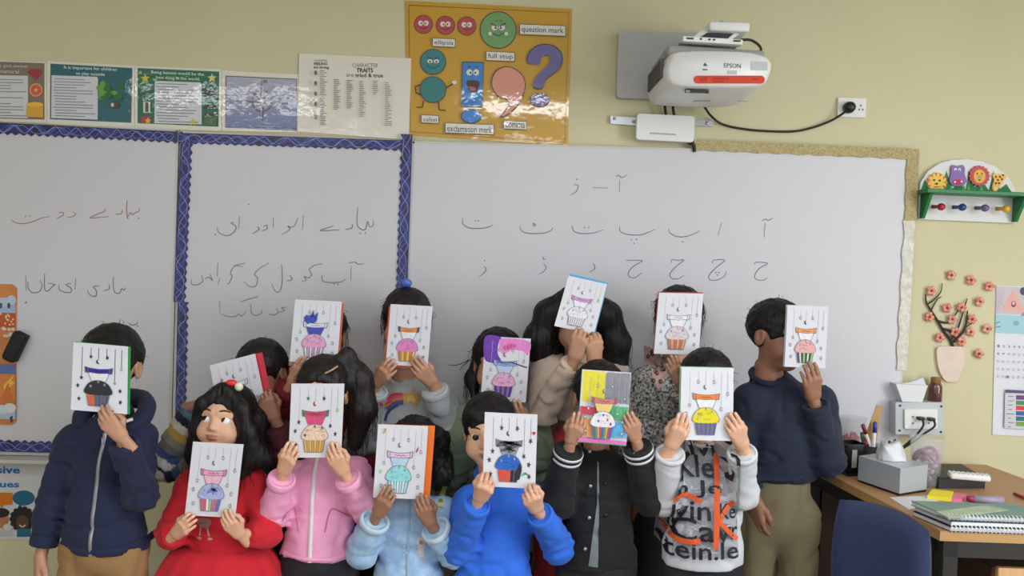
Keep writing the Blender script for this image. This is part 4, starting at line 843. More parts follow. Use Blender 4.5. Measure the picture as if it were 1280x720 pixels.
# ------------------------------------------------------------------ head, hand and shoe templates (metres, person facing -y)
def f_head(P):
    X = P * A(1, 1, 1); ax = np.abs(X[:, 0]); S = np.stack([ax, X[:, 1], X[:, 2]], 1)
    d = ellip(X, A(0, 0.012, 0.028), A(0.070, 0.086, 0.071))
    d = smin(d, ellip(X, A(0, -0.020, -0.032), A(0.055, 0.060, 0.066)), 0.03)
    d = smin(d, ellip(X, A(0, -0.050, -0.080), A(0.024, 0.020, 0.017)), 0.022)
    d = smin(d, np.linalg.norm(S - A(0.034, -0.048, -0.038), axis=1) - 0.027, 0.02)
    d = smin(d, cone(S, A(0.010, -0.071, 0.021), A(0.044, -0.058, 0.020), 0.006, 0.006), 0.014)
    d = smax(d, -(ellip(S, A(0.0300, -0.090, 0.001), A(0.0195, 0.024, 0.0125))), 0.010)
    d = smin(d, cone(S, A(0.014, -0.0735, 0.0118), A(0.046, -0.0630, 0.0095), 0.0026, 0.0024), 0.004)
    d = smin(d, cone(S, A(0.017, -0.0730, -0.0115), A(0.044, -0.0630, -0.0095), 0.0022, 0.0020), 0.004)
    d = smin(d, cone(X, A(0, -0.072, 0.000), A(0, -0.0865, -0.0215), 0.0055, 0.0085), 0.012)
    d = smin(d, np.linalg.norm(S - A(0.0085, -0.0800, -0.0245), axis=1) - 0.0066, 0.006)
    d = smin(d, ellip(X, A(0, -0.0785, -0.0455), A(0.0190, 0.0080, 0.0042)), 0.004)
    d = smin(d, ellip(X, A(0, -0.0775, -0.0535), A(0.0160, 0.0085, 0.0050)), 0.004)
    d = smax(d, -(cone(S, A(0, -0.0885, -0.0495), A(0.0185, -0.081, -0.0492), 0.0014, 0.001)), 0.002)
    e = ellip(X * A(1, 1, 1), A(0, 0, 0), A(1, 1, 1)) * 0 + ellip(S, A(0.071, 0.014, -0.006), A(0.0075, 0.019, 0.029))
    e = smax(e, -(ellip(S, A(0.080, 0.010, -0.004), A(0.007, 0.010, 0.017))), 0.005)
    d = smin(d, e, 0.008)
    d = smin(d, cone(X, A(0, 0.016, -0.055), A(0, 0.026, -0.19), 0.035, 0.042), 0.022)
    return d
HV, HQ = nets(f_head, (-0.09, -0.11, -0.20), (0.09, 0.115, 0.11), 0.0032)
_q = np.stack([np.abs(HV[:, 0]), HV[:, 1], HV[:, 2]], 1)
HLIP = np.clip(1.35 - np.minimum(ellip(_q, A(0, -0.079, -0.0455), A(0.0200, 0.014, 0.0046)), ellip(_q, A(0, -0.0785, -0.0537), A(0.0170, 0.014, 0.0053))) / 0.0022 - 1, 0, 1)
def hand_field(flex, spread, thumb):
    segs = []; mcp = [(0.0215, 0.060), (0.0072, 0.064), (-0.0075, 0.061), (-0.0205, 0.053)]; ln = [0.050, 0.055, 0.051, 0.041]; tips = []; nails = []
    for i in range(4):
        p = A(mcp[i][0], mcp[i][1], 0.003); ang = 0.0; sp = spread * (1.5 - i) * 0.06
        for k, fr in enumerate((0.44, 0.31, 0.25)):
            ang += math.radians(flex[k] * (1 + 0.10 * i)); d = A(math.sin(sp) * math.cos(ang), math.cos(sp) * math.cos(ang), -math.sin(ang)); q = p + d * ln[i] * fr
            r0 = (0.0074, 0.0068, 0.0062)[k] * (0.9 if i == 3 else 1); r1 = (0.0068, 0.0062, 0.0052)[k] * (0.9 if i == 3 else 1)
            segs.append((p, q, r0, r1)); p = q
        tips.append(p); nails.append(p + A(0, 0, 0.0055) - d * 0.001)
    th = [A(*t) for t in thumb]; rr = (0.0115, 0.0095, 0.0082, 0.0062)
    ths = [(th[k], th[k + 1], rr[k], rr[k + 1]) for k in range(3)]
    def f(P):
        d = cone(P * A(1, 1, 1.25), A(0, -0.055, 0), A(0, 0.004, 0), 0.0185, 0.0185)
        for i in range(4): d = smin(d, cone(P, A(mcp[i][0] * .55, 0.004, 0), A(mcp[i][0], mcp[i][1], 0.002), 0.0125, 0.0092), 0.012)
        for s in ths: d = smin(d, cone(P, *s), 0.006)
        e = None
        for s in segs:
            c = cone(P, *s); e = c if e is None else smin(e, c, 0.0012)
        return smin(d, e, 0.0045)
    V, Q = nets(f, (-0.05, -0.062, -0.085), (0.075, 0.13, 0.03), 0.0023)
    nl = np.zeros(len(V))
    for n in nails: nl = np.maximum(nl, np.clip(1.6 - np.linalg.norm(V - n, axis=1) / 0.0040, 0, 1))
    return V, Q, nl, tips[1] - A(0, 0, 0.004), tips
HANDS = {'grip': hand_field((16, 24, 14), 0.5, ((0.012, 0.012, -0.006), (0.030, 0.034, -0.020), (0.029, 0.054, -0.026), (0.024, 0.073, -0.024))),
         'pinch': hand_field((34, 48, 26), 0.2, ((0.012, 0.012, -0.006), (0.030, 0.034, -0.022), (0.026, 0.052, -0.034), (0.017, 0.066, -0.040))),
         'relax': hand_field((14, 22, 16), 0.4, ((0.014, 0.012, -0.004), (0.031, 0.034, -0.010), (0.036, 0.055, -0.015), (0.034, 0.072, -0.020))),
         'fist': hand_field((62, 78, 40), 0.0, ((0.014, 0.014, -0.006), (0.030, 0.036, -0.022), (0.022, 0.052, -0.036), (0.006, 0.058, -0.042)))}
def f_shoe(P):
    d = cone(P * A(1, 1, 1.2), A(0, 0.06, 0.04), A(0, -0.10, 0.034), 0.036, 0.034); d = smin(d, cone(P, A(0, 0.06, 0.05), A(0, 0.05, 0.09), 0.034, 0.036), 0.02)
    return smax(d, 0.002 - P[:, 2], 0.004)
SV, SQ = nets(f_shoe, (-0.05, -0.16, -0.01), (0.05, 0.12, 0.14), 0.006)
ME_shoe = npmesh('shoe', SV, SQ)
def uvsphere(r, n=20, m=14):
    b = MB(); b.ell((0, 0, 0), (r, r, r), n, m); return mkmesh('eye', b.V, b.F, True)
ME_eye = uvsphere(0.0150)
M_eye = bpy.data.materials.new('eye'); M_eye.use_nodes = True
_n = M_eye.node_tree.nodes; _l = M_eye.node_tree.links; _p = _n['Principled BSDF']; _p.inputs['Roughness'].default_value = 0.12
_tc = _n.new('ShaderNodeTexCoord'); _sp = _n.new('ShaderNodeSeparateXYZ'); _l.new(_tc.outputs['Object'], _sp.inputs[0])
_cr = _n.new('ShaderNodeValToRGB'); _mr = _n.new('ShaderNodeMapRange'); _mr.inputs[1].default_value = -0.0150; _mr.inputs[2].default_value = 0.0; _l.new(_sp.outputs['Y'], _mr.inputs[0]); _l.new(_mr.outputs[0], _cr.inputs[0])
_cr.color_ramp.interpolation = 'LINEAR'; el_ = _cr.color_ramp.elements
el_[0].position = 0.0; el_[0].color = (0.004, 0.003, 0.003, 1); el_[1].position = 0.27; el_[1].color = (0.80, 0.78, 0.76, 1)
for pos, c_ in ((0.10, (0.006, 0.004, 0.003, 1)), (0.13, (0.035, 0.018, 0.010, 1)), (0.235, (0.022, 0.012, 0.008, 1))):
    e_ = el_.new(pos); e_.color = c_
_l.new(_cr.outputs[0], _p.inputs['Base Color'])
b = MB(); b.tube(cat([(0.013, -0.0785, 0.0262), (0.026, -0.0755, 0.0300), (0.040, -0.0665, 0.0270), (0.047, -0.0595, 0.0215)], 4), [0.0014, 0.0018, 0.002, 0.0021, 0.0021, 0.002, 0.0019, 0.0018, 0.0017, 0.0015, 0.0013, 0.001, 0.0006], 6)
ME_brow = [mkmesh('eyebrow', b.V, b.F, True), mkmesh('eyebrow', [(-v[0], v[1], v[2]) for v in b.V], [f[::-1] for f in b.F], True)]
M_hair = mat('black_hair', (11, 10, 11), 0.5, rgb2=(20, 17, 17), vscale=90, stretch=(1, 1, 0.15), bump=0.7, bscale=170, spec=0.35)
M_hairb = mat('dark_brown_hair', (17, 13, 13), 0.5, rgb2=(30, 23, 21), vscale=90, stretch=(1, 1, 0.15), bump=0.7, bscale=170, spec=0.35)
M_skin = {}
for k_, c_ in (('a', (216, 168, 138)), ('b', (184, 137, 110)), ('c', (156, 111, 87))):
    m = mat('skin_' + k_, attr='Col', rough=0.5, var=0.06, vscale=40, bump=0.06, bscale=500); M_skin[k_] = (m, c_)

def hair_field(kind):
    def f(P):
        S = np.stack([np.abs(P[:, 0]), P[:, 1], P[:, 2]], 1)
        d = ellip(P, A(0, 0.016, 0.030), A(0.080, 0.095, 0.084))
        low = kind not in ('short', 'crop')
        fz = {'short': 0.074, 'crop': 0.066, 'bob': 0.085}.get(kind, 0.088)
        d = smax(d, -ellip(P, A(0, -0.098, -0.030), A(0.063, 0.062, fz)), 0.012)
        d = smax(d, -(P[:, 2] + 0.036 + 0.62 * P[:, 1]), 0.01)
        d = smax(d, -ellip(S, A(0.078, 0.002, -0.022), A(0.022, 0.030, 0.036)), 0.006)
        if kind == 'short':
            d = smin(d, cone(P, A(-0.036, -0.062, 0.066), A(0.036, -0.062, 0.068), 0.013, 0.012), 0.015)
        if kind == 'bob':
            S = np.stack([np.where(P[:, 0] < 0, -P[:, 0] + 0.016, P[:, 0]), P[:, 1], P[:, 2]], 1)
            for a, b, ra, rb in ((A(0.012, -0.05, 0.098), A(0.070, -0.052, 0.040), 0.016, 0.019), (A(0.070, -0.052, 0.040), A(0.088, -0.030, -0.03), 0.020, 0.024), (A(0.088, -0.022, -0.03), A(0.092, -0.012, -0.11), 0.028, 0.030), (A(0.092, -0.012, -0.11), A(0.078, -0.020, -0.155), 0.030, 0.016), (A(0.06, 0.06, 0.0), A(0.065, 0.07, -0.13), 0.05, 0.04)):
                d = smin(d, cone(S, a, b, ra, rb), 0.016)
            d = smin(d, cone(P, A(0.075, -0.02, -0.02), A(0.125, 0.0, -0.10), 0.03, 0.034), 0.02)
        if kind == 'long':
            for a, b, ra, rb in ((A(0.02, 0.0, 0.085), A(0.095, 0.0, 0.03), 0.035, 0.040), (A(0.095, 0.0, 0.03), A(0.125, 0.0, -0.06), 0.040, 0.046), (A(0.125, 0.0, -0.06), A(0.128, -0.01, -0.16), 0.046, 0.040)):
                d = smin(d, cone(P, a, b, ra, rb), 0.03)
                d = smin(d, cone(P, a * A(-1, 1, 1), (b if b[2] > -0.1 else A(0.12, 0.0, -0.10)) * A(-1, 1, 1), ra, rb), 0.03)
            d = smin(d, cone(P, A(0, 0.07, 0), A(0, 0.07, -0.18), 0.08, 0.06), 0.03)
        if kind == 'pony':
            d = smin(d, cone(P, A(0.035, 0.02, 0.095), A(0.060, 0.04, 0.118), 0.020, 0.017), 0.012)
            for a, b, ra, rb in ((A(0.060, 0.045, 0.118), A(0.10, 0.045, 0.04), 0.017, 0.040), (A(0.10, 0.045, 0.04), A(0.118, 0.035, -0.05), 0.040, 0.044), (A(0.118, 0.035, -0.05), A(0.105, 0.02, -0.155), 0.044, 0.022)):
                d = smin(d, cone(P, a, b, ra, rb), 0.02)
        if kind == 'bun':
            d = smin(d, cone(P, A(0, 0.03, 0.098), A(0, 0.035, 0.104), 0.022, 0.02), 0.014)
        if kind == 'tail':
            for a, b, ra, rb in ((A(-0.055, 0.05, -0.01), A(-0.080, 0.03, -0.06), 0.03, 0.022), (A(-0.080, 0.03, -0.06), A(-0.070, 0.0, -0.11), 0.022, 0.014)):
                d = smin(d, cone(P, a, b, ra, rb), 0.02)
        if kind == 'curly':
            for a, r in ((A(0.08, 0.03, -0.03), 0.045), (A(-0.07, 0.03, -0.03), 0.035), (A(0.092, 0.0, -0.07), 0.034), (A(0.08, 0.02, 0.04), 0.035)):
                d = smin(d, np.linalg.norm(P - a, axis=1) - r, 0.03)
        amp = 0.011 if kind == 'curly' else (0.006 if low else 0.005)
        st = A(95, 95, 22) if low and kind != 'curly' else A(75, 75, 60)
        return d + amp * vnoise(P * st) + 0.003 * vnoise(P * st * 2.1)
    return f
_hair = {}
def hair_mesh(kind):
    if kind not in _hair:
        _hair[kind] = nets(hair_field(kind), (-0.19, -0.11, -0.24), (0.19, 0.16, 0.17), 0.0042)
    return _hair[kind]

# ------------------------------------------------------------------ greeting cards
CARDS = {}
def card(key, label, TL, TR, BR, BL, yc, style, back=(222, 222, 226), bo=(0, 0), tilt=1, bturn=0.0):
    Q4 = (TL, TR, BR, BL); TL, TR, BR, BL = [px(*p, yc) for p in Q4]
    u = (TR - TL + BR - BL) / 2; v = (BL - TL + BR - TR) / 2; w = np.linalg.norm(u); h = np.linalg.norm(v); H = 1.40 * w
    dy = min(math.sqrt(max(H * H - h * h, 0)), H * 0.42) * tilt / 2
    TL, TR, BR, BL = px(*Q4[0], yc + dy), px(*Q4[1], yc + dy), px(*Q4[2], yc - dy), px(*Q4[3], yc - dy)
    c = (TL + TR + BR + BL) / 4; u = (TR - TL + BR - BL) / 2; v = (BL - TL + BR - TR) / 2; w = np.linalg.norm(u); h = np.linalg.norm(v)
    U, Vv = u / w, v / h; n = nrm(np.cross(U, Vv)); n = n if n[1] < 0 else -n
    CARDS[key] = (c, n, U, Vv, w, h)
    r = empty('greeting_card', tuple(map(float, c + Vv * h / 2)), label, 'card', 'hand coloured cupcake cards')
    at = lambda a, b, k: c + U * w * (a - .5) + Vv * h * (b - .5) + n * k
    m = MB(); m.prism([at(0, 0, .0006), at(1, 0, .0006), at(1, 1, .0006), at(0, 1, .0006)], -n * .0012); m.build('front_panel', M_paper, r)
    o = U * bo[0] * w + Vv * bo[1] * h; m = MB()
    bk = [at(a, b, -0.003 - 0.008 * (a if bo[0] > 0 else (1 - a)) - bturn * b) + o for a, b in ((0, 0), (1, 0), (1, 1), (0, 1))]
    m.prism(bk, -n * .0012); m.build('back_panel', mat('card_back_%d_%d_%d' % back, back, .6), r)
    P = Print(lambda a, b, k: at(a, b, .0008 + k), 0.00006); S = style; ln = S.get('ln', (112, 112, 128)); lw = 0.012
    def patch(x0, y0, x1, y1, col, dens=1.0, seed=0):
        rnd = random.Random(seed); n_ = int((x1 - x0) / 0.022 * dens)
        for i in range(n_):
            a = x0 + (x1 - x0) * (i + rnd.random() * .6) / n_; P.line([(a, y0 + rnd.uniform(0, .012)), (min(a + rnd.uniform(.0, .03), x1), y1 - rnd.uniform(0, .012))], 0.024, col)
    for q in S.get('patches', ()): patch(*q)
    for q in S.get('blobs', ()): P.poly(cat(q[0], 4, True), q[1])
    for x, y in ((.17, .50), (.33, .18), (.47, .23), (.62, .18), (.77, .54), (.89, .34)): P.line([(x, 0.06), (x, y)], S.get('sw', .008), S.get('string', (172, 172, 186)))
    sc = S.get('star', (112, 112, 126)); sr = S.get('sr', .040)
    for i, (x, y) in enumerate(((.17, .52), (.33, .20), (.63, .20), (.89, .36), (.77, .57), (.11, .64), (.14, .83), (.87, .68), (.88, .84))):
        cc = S.get('stars', {}).get(i, sc); P.star(x, y, sr, cc, rot=.2 * i)
        if S.get('hollow', True) and i not in S.get('stars', {}): P.star(x, y, sr * .5, (224, 224, 230), rot=.2 * i)
    mc = S.get('moon', sc); P.poly(cat([(.47, .235), (.435, .25), (.43, .285), (.46, .305), (.49, .295), (.462, .28), (.458, .255)], 3, True), mc)
    P.mp = lambda a, b, k: at(.48 + (a - .48) * 1.14, .64 + (b - .64) * 1.08, .0008 + k)
    cx = .48; fr = S.get('frost', (220, 220, 226)); wr = S.get('wrap', [(210, 210, 214)])
    rib = S.get('ribbon')
    P.poly([(cx - .17, .45), (cx + .17, .45), (cx + .11, .56), (cx - .11, .56)], rib if rib else (226, 226, 232))
    P.line([(cx - .17, .45), (cx - .11, .57)], lw * .7, ln).line([(cx + .17, .45), (cx + .11, .57)], lw * .7, ln)
    bn = S.get('banner', (226, 226, 232))
    P.poly([(cx - .23, .37), (cx - .15, .385), (cx - .15, .465), (cx - .22, .455)], ln).poly([(cx + .23, .37), (cx + .15, .385), (cx + .15, .465), (cx + .22, .455)], ln)
    P.poly([(cx - .215, .38), (cx - .16, .392), (cx - .16, .458), (cx - .205, .448)], S.get('curl', bn)).poly([(cx + .215, .38), (cx + .16, .392), (cx + .16, .458), (cx + .205, .448)], S.get('curl', bn))
    P.poly([(cx - .18, .385), (cx, .397), (cx + .18, .385), (cx + .18, .452), (cx, .464), (cx - .18, .452)], ln).poly([(cx - .17, .392), (cx, .404), (cx + .17, .392), (cx + .17, .446), (cx, .457), (cx - .17, .446)], bn)
    P.line(cat([(cx - .09, .428), (cx - .06, .420), (cx - .04, .436), (cx - .01, .422), (cx + .02, .438), (cx + .05, .424), (cx + .09, .432)], 2), .008, tuple(int(q * .55) for q in bn))
    dome = [(cx - .21, .74), (cx - .23, .70), (cx - .20, .645), (cx - .16, .60), (cx - .09, .565), (cx, .55), (cx + .09, .565), (cx + .16, .60), (cx + .20, .645), (cx + .23, .70), (cx + .21, .74), (cx + .10, .765), (cx, .77), (cx - .10, .765)]
    P.poly(cat(dome, 3, True), ln); P.poly(cat([(cx + (a - cx) * .95, .66 + (b - .66) * .94) for a, b in dome], 3, True), fr)
    rnd = random.Random(key); fd = tuple(int(q * .82) for q in fr)
    for i in range(9):
        a, b_ = cx + rnd.uniform(-.15, .15), rnd.uniform(.60, .73); P.line(cat([(a - .03, b_), (a, b_ - .014), (a + .03, b_)], 3), .009, fd)
    for i, (a, b_, cc) in enumerate(S.get('sprinkles', ((cx, .575, (150, 146, 120)), (cx - .12, .64, (150, 150, 160)), (cx + .10, .61, (150, 150, 160))))): P.star(a, b_, .026, cc)
    n_ = S.get('nw', 7)
    P.poly([(cx - .185, .755), (cx + .185, .755), (cx + .150, .905), (cx - .150, .905)], ln)
    for i in range(n_):
        a0, a1 = -.175 + .35 * i / n_ + .006, -.175 + .35 * (i + 1) / n_ - .006
        P.poly([(cx + a0, .76), (cx + (a0 + a1) / 2, .75), (cx + a1, .76), (cx + a1 * .82, .898), (cx + a0 * .82, .898)], wr[i % len(wr)])
    P.mp = lambda a, b, k: at(a, b, .0008 + k)
    for q in S.get('over', ()):
        if q[0] == 'scrib':
            _, x0, y0, x1, y1, col, n2 = q; rn = random.Random(3)
            P.line(cat([(rn.uniform(x0, x1), rn.uniform(y0, y1)) for i in range(n2)], 4), .013, col)
        elif q[0] == 'poly': P.poly(q[1], q[2])
        elif q[0] == 'heart': P.ell(q[1] - .015, q[2], .02, .014, q[3], 8).ell(q[1] + .015, q[2], .02, .014, q[3], 8).poly([(q[1] - .034, q[2] + .004), (q[1] + .034, q[2] + .004), (q[1], q[2] + .034)], q[3])
    P.build('drawing', M_crayon, r)
K_ = (40, 38, 48)
card('p1', 'card with green edge and black frosted cupcake, held by the boy in navy hoodie', (91, 428), (161, 433), (158, 518), (89.5, 512), -0.80, dict(sw=.012, string=(60, 60, 72), star=(40, 40, 66), hollow=False, banner=(38, 36, 140), curl=(40, 38, 110), frost=(34, 36, 42), wrap=[(214, 92, 36), (214, 92, 36), (84, 88, 112), (74, 78, 104), (84, 88, 112), (74, 78, 104)], stars={3: (150, 190, 150), 4: (110, 180, 100)}, nw=6), (58, 160, 82), (0.02, -0.02))
card('p2', 'card with pink ribbon and blue cupcake, held by the girl in red', (243.5, 553), (302.5, 554.5), (296, 648), (229, 643), -0.75, dict(banner=(226, 158, 186), ribbon=(232, 180, 200), curl=(220, 120, 160), frost=(166, 178, 220), wrap=[(206, 96, 116), (206, 96, 116), (224, 224, 220), (160, 190, 160), (200, 120, 140), (196, 110, 150), (96, 110, 196)], over=[('scrib', .40, .60, .60, .70, (96, 116, 196), 14)]), (214, 150, 176), (-0.025, 0.01))
card('p3', 'steeply tilted card with red back page, held behind the girl in red', (262, 457), (319, 442), (335, 519), (277, 534), -0.52, dict(banner=(226, 226, 232), frost=(206, 190, 220), over=[('scrib', .55, .62, .75, .85, (180, 150, 210), 10), ('scrib', .18, .25, .24, .36, (214, 110, 130), 6)]), (196, 40, 62), (0.13, -0.01))
card('p4', 'card with a blue crayon splash and pink cupcake, held by the girl in dark red', (368.5, 374.5), (428, 377), (421, 455), (362.5, 452), -0.43, dict(ribbon=(70, 72, 176), banner=(216, 216, 226), frost=(224, 160, 200), wrap=[(226, 214, 226), (190, 160, 190)], over=[('poly', [(.22, .30), (.28, .24), (.34, .30), (.42, .16), (.44, .26), (.52, .19), (.50, .34), (.44, .38), (.38, .36), (.32, .40)], (52, 84, 180)), ('scrib', .24, .22, .50, .38, (44, 70, 170), 12)]), (206, 96, 66), (0.03, 0.01))
card('p5', 'card with red ribbon and golden cupcake, held by the girl in pink jacket', (364, 479), (431, 480), (426, 571.5), (361, 572.5), -0.72, dict(star=(52, 54, 96), hollow=False, banner=(200, 56, 84), ribbon=(216, 72, 120), curl=(70, 120, 76), frost=(228, 200, 178), wrap=[(226, 180, 84), (206, 152, 60)], nw=8, moon=(180, 40, 80), stars={1: (70, 120, 90), 3: (170, 180, 80)}, sprinkles=((.48, .58, (90, 70, 160)), (.36, .63, (190, 160, 60)), (.60, .60, (90, 70, 160)), (.32, .69, (60, 60, 110)))), (206, 120, 110), (-0.02, 0.005))
card('p6', 'card with orange edge and pink cupcake, held by the girl in grey star sweater', (488, 380), (541.5, 383), (534, 458.5), (482.5, 456), -0.41, dict(banner=(220, 140, 40), curl=(70, 56, 110), frost=(222, 130, 196), wrap=[(206, 130, 30), (230, 190, 90)], nw=6, stars={8: (120, 150, 90)}), (226, 92, 40), (-0.05, 0.035))
card('p7', 'card with aqua cupcake and orange back page, held by the girl in pale blue', (472, 530), (536, 533), (528, 624), (467, 622), -0.73, dict(banner=(222, 186, 214), ribbon=(176, 206, 226), frost=(140, 212, 220), wrap=[(160, 216, 222), (206, 220, 226)], over=[('scrib', .12, .04, .18, .14, (214, 190, 120), 6), ('scrib', .80, .28, .86, .38, (206, 90, 130), 5)], stars={5: (150, 206, 150)}), (236, 116, 30), (0.13, 0.0))
card('p8', 'card with purple corner and pink sky, held by the girl in sage green', (607, 420), (663, 424), (657, 503), (600.5, 500), -0.46, dict(blobs=[([(.0, .0), (.34, .0), (.30, .10), (.30, .26), (.40, .40), (.10, .40), (.0, .30)], (110, 56, 168)), ([(.36, .02), (.98, .04), (.97, .26), (.86, .20), (.62, .19), (.42, .26), (.34, .15)], (224, 130, 200)), ([(.42, .14), (.60, .09), (.70, .13), (.46, .20)], (206, 84, 140))], banner=(130, 170, 222), curl=(170, 190, 226), ribbon=(190, 200, 230), frost=(228, 168, 206), wrap=[(86, 40, 140), (150, 100, 180)], over=[('poly', [(.30, .385), (.60, .37), (.98, .44), (.98, .455), (.60, .385), (.30, .40)], (50, 50, 110))]), (214, 214, 222), (0.01, 0.0))
card('p9', 'card with black ribbon scribble and blue cupcake, held by the boy in bright blue', (604.5, 515), (673, 518.5), (667, 611), (605, 607.5), -0.82, dict(star=(70, 70, 80), string=(120, 120, 134), hollow=False, sr=.046, banner=(120, 120, 128), ribbon=(150, 150, 158), frost=(32, 96, 190), wrap=[(222, 72, 40), (222, 72, 40), (222, 72, 40), (34, 34, 40), (34, 34, 40)], nw=5, over=[('scrib', .24, .37, .70, .47, (66, 66, 74), 26), ('scrib', .32, .46, .60, .53, (86, 86, 94), 16), ('scrib', .74, .78, .86, .84, (100, 200, 170), 8), ('heart', .95, .24, (206, 40, 56)), ('poly', [(.70, .66), (.74, .75), (.70, .88), (.62, .90), (.64, .76)], (36, 36, 42))]), (222, 222, 226), (0.01, 0.005))
card('p10', 'tilted white card with blue back sheet, held high by the girl with long hair', (709.5, 343), (760, 357), (741, 416.5), (694, 409), -0.44, dict(banner=(206, 140, 206), frost=(222, 220, 230), string=(176, 176, 196)), (70, 160, 206), (0.03, -0.055))
card('p11', 'card coloured in yellow, grey, green and blue, held by the boy in black', (728, 462), (789, 465.5), (783, 556.5), (721.5, 551.5), -0.73, dict(patches=[(.03, .01, .48, .44, (226, 214, 60), 1.5, 1), (.50, .01, .99, .44, (140, 140, 150), 1.1, 2), (.02, .50, .34, .62, (206, 70, 90), 1.3, 3), (.64, .47, .99, .66, (80, 180, 120), 1.2, 4), (.02, .66, .34, .93, (226, 160, 110), 1.2, 5), (.66, .68, .99, .90, (90, 170, 220), 1.3, 6), (.02, .935, .98, .99, (222, 110, 190), 1.6, 7)], banner=(206, 120, 110), curl=(196, 60, 70), ribbon=(230, 200, 120), frost=(226, 222, 226), wrap=[(60, 90, 190), (70, 160, 90), (226, 170, 60), (206, 60, 70)], nw=9, sprinkles=((.48, .60, (60, 90, 180)), (.40, .68, (60, 90, 190)), (.56, .66, (206, 60, 110)), (.62, .71, (90, 60, 160)))), (120, 200, 150), (0.0, 0.02))
card('p12', 'card with plain frosting and copper cupcake case, held by the girl in speckled cardigan', (823, 366), (880, 367), (872.5, 443.5), (818, 442), -0.46, dict(frost=(216, 200, 206), wrap=[(196, 112, 70), (220, 160, 120)], nw=6, sprinkles=((.48, .58, (200, 180, 90)), (.36, .63, (140, 140, 150)), (.58, .62, (140, 140, 150)))), (176, 44, 70), (-0.01, -0.025))
card('p13', 'card with orange ribbon and yellow cupcake, held by the boy in lettered white shirt', (852, 459), (917, 460), (916, 551.5), (849.5, 549.5), -0.73, dict(banner=(226, 124, 48), frost=(222, 206, 30), wrap=[(92, 86, 130), (110, 104, 146)], nw=9, stars={8: (206, 190, 60)}), (140, 190, 150), (-0.015, -0.01))
card('p14', 'card with orange ribbon and green striped cupcake case, held by the boy in navy sweater', (984, 380.5), (1036, 384), (1031, 459.5), (981, 459), -0.44, dict(star=(100, 100, 116), banner=(230, 150, 84), frost=(222, 170, 170), wrap=[(50, 70, 60), (206, 222, 200), (60, 70, 60), (150, 200, 110)], nw=8, moon=(50, 48, 60)), (190, 206, 214), (-0.01, 0.0))
# ------------------------------------------------------------------ people
M_denim = mat('dark_trousers', (30, 31, 38), 0.85, var=0.1, vscale=20, bump=0.2, bscale=200)
M_shoe = mat('dark_shoes', (36, 34, 36), 0.5)
def rotm(yaw, pitch, roll): # degrees; yaw>0 turns the face to the right of the picture, pitch>0 looks up
    y, p, r = map(math.radians, (yaw, pitch, roll))
    return np.array(Matrix.Rotation(y, 3, 'Z') @ Matrix.Rotation(-p, 3, 'X') @ Matrix.Rotation(r, 3, 'Y'))
def strip(name, F, path, half, m, parent, y0, lift=0.0025):
    """ribbon lying on the front of garment field F along a path of (x, z)"""
    pts = cat(path, 8); V = []; 
    for i, p in enumerate(pts):
        t = nrm(pts[min(i + 1, len(pts) - 1)] - pts[max(i - 1, 0)]); q = A(-t[1], t[0])
        for s in (-1, 0, 1): V.append(p + q * half * s)
    Y = front_y(F, np.array(V), y0); n = len(pts); W = [A(v[0], y - lift - (0.0015 if i % 3 == 1 else 0), v[1]) for i, (v, y) in enumerate(zip(V, Y))]
    W2 = [w + A(0, 0.004, 0) for w in W]; Fc = []
    for i in range(n - 1):
        for s in (0, 1): k = 3 * i + s; Fc.append((k, k + 1, k + 4, k + 3)); k += 3 * n; Fc.append((k, k + 3, k + 4, k + 1))
        Fc.append((3 * i, 3 * i + 3, 3 * n + 3 * i + 3, 3 * n + 3 * i)); Fc.append((3 * i + 2, 3 * n + 3 * i + 2, 3 * n + 3 * i + 5, 3 * i + 5))
    b = MB(); b.add(W + W2, Fc, True); return b.build(name, m, parent)
def front_y(F, XZ, y0):
    P = np.stack([XZ[:, 0], np.full(len(XZ), y0), XZ[:, 1]], 1); tot = np.zeros(len(XZ))
    for i in range(60):
        d = np.clip(F(P), -0.02, 0.05) * 0.7; P[:, 1] += d
        P[:, 1] = np.minimum(P[:, 1], y0 + 0.42)
    return P[:, 1]
class Person: pass
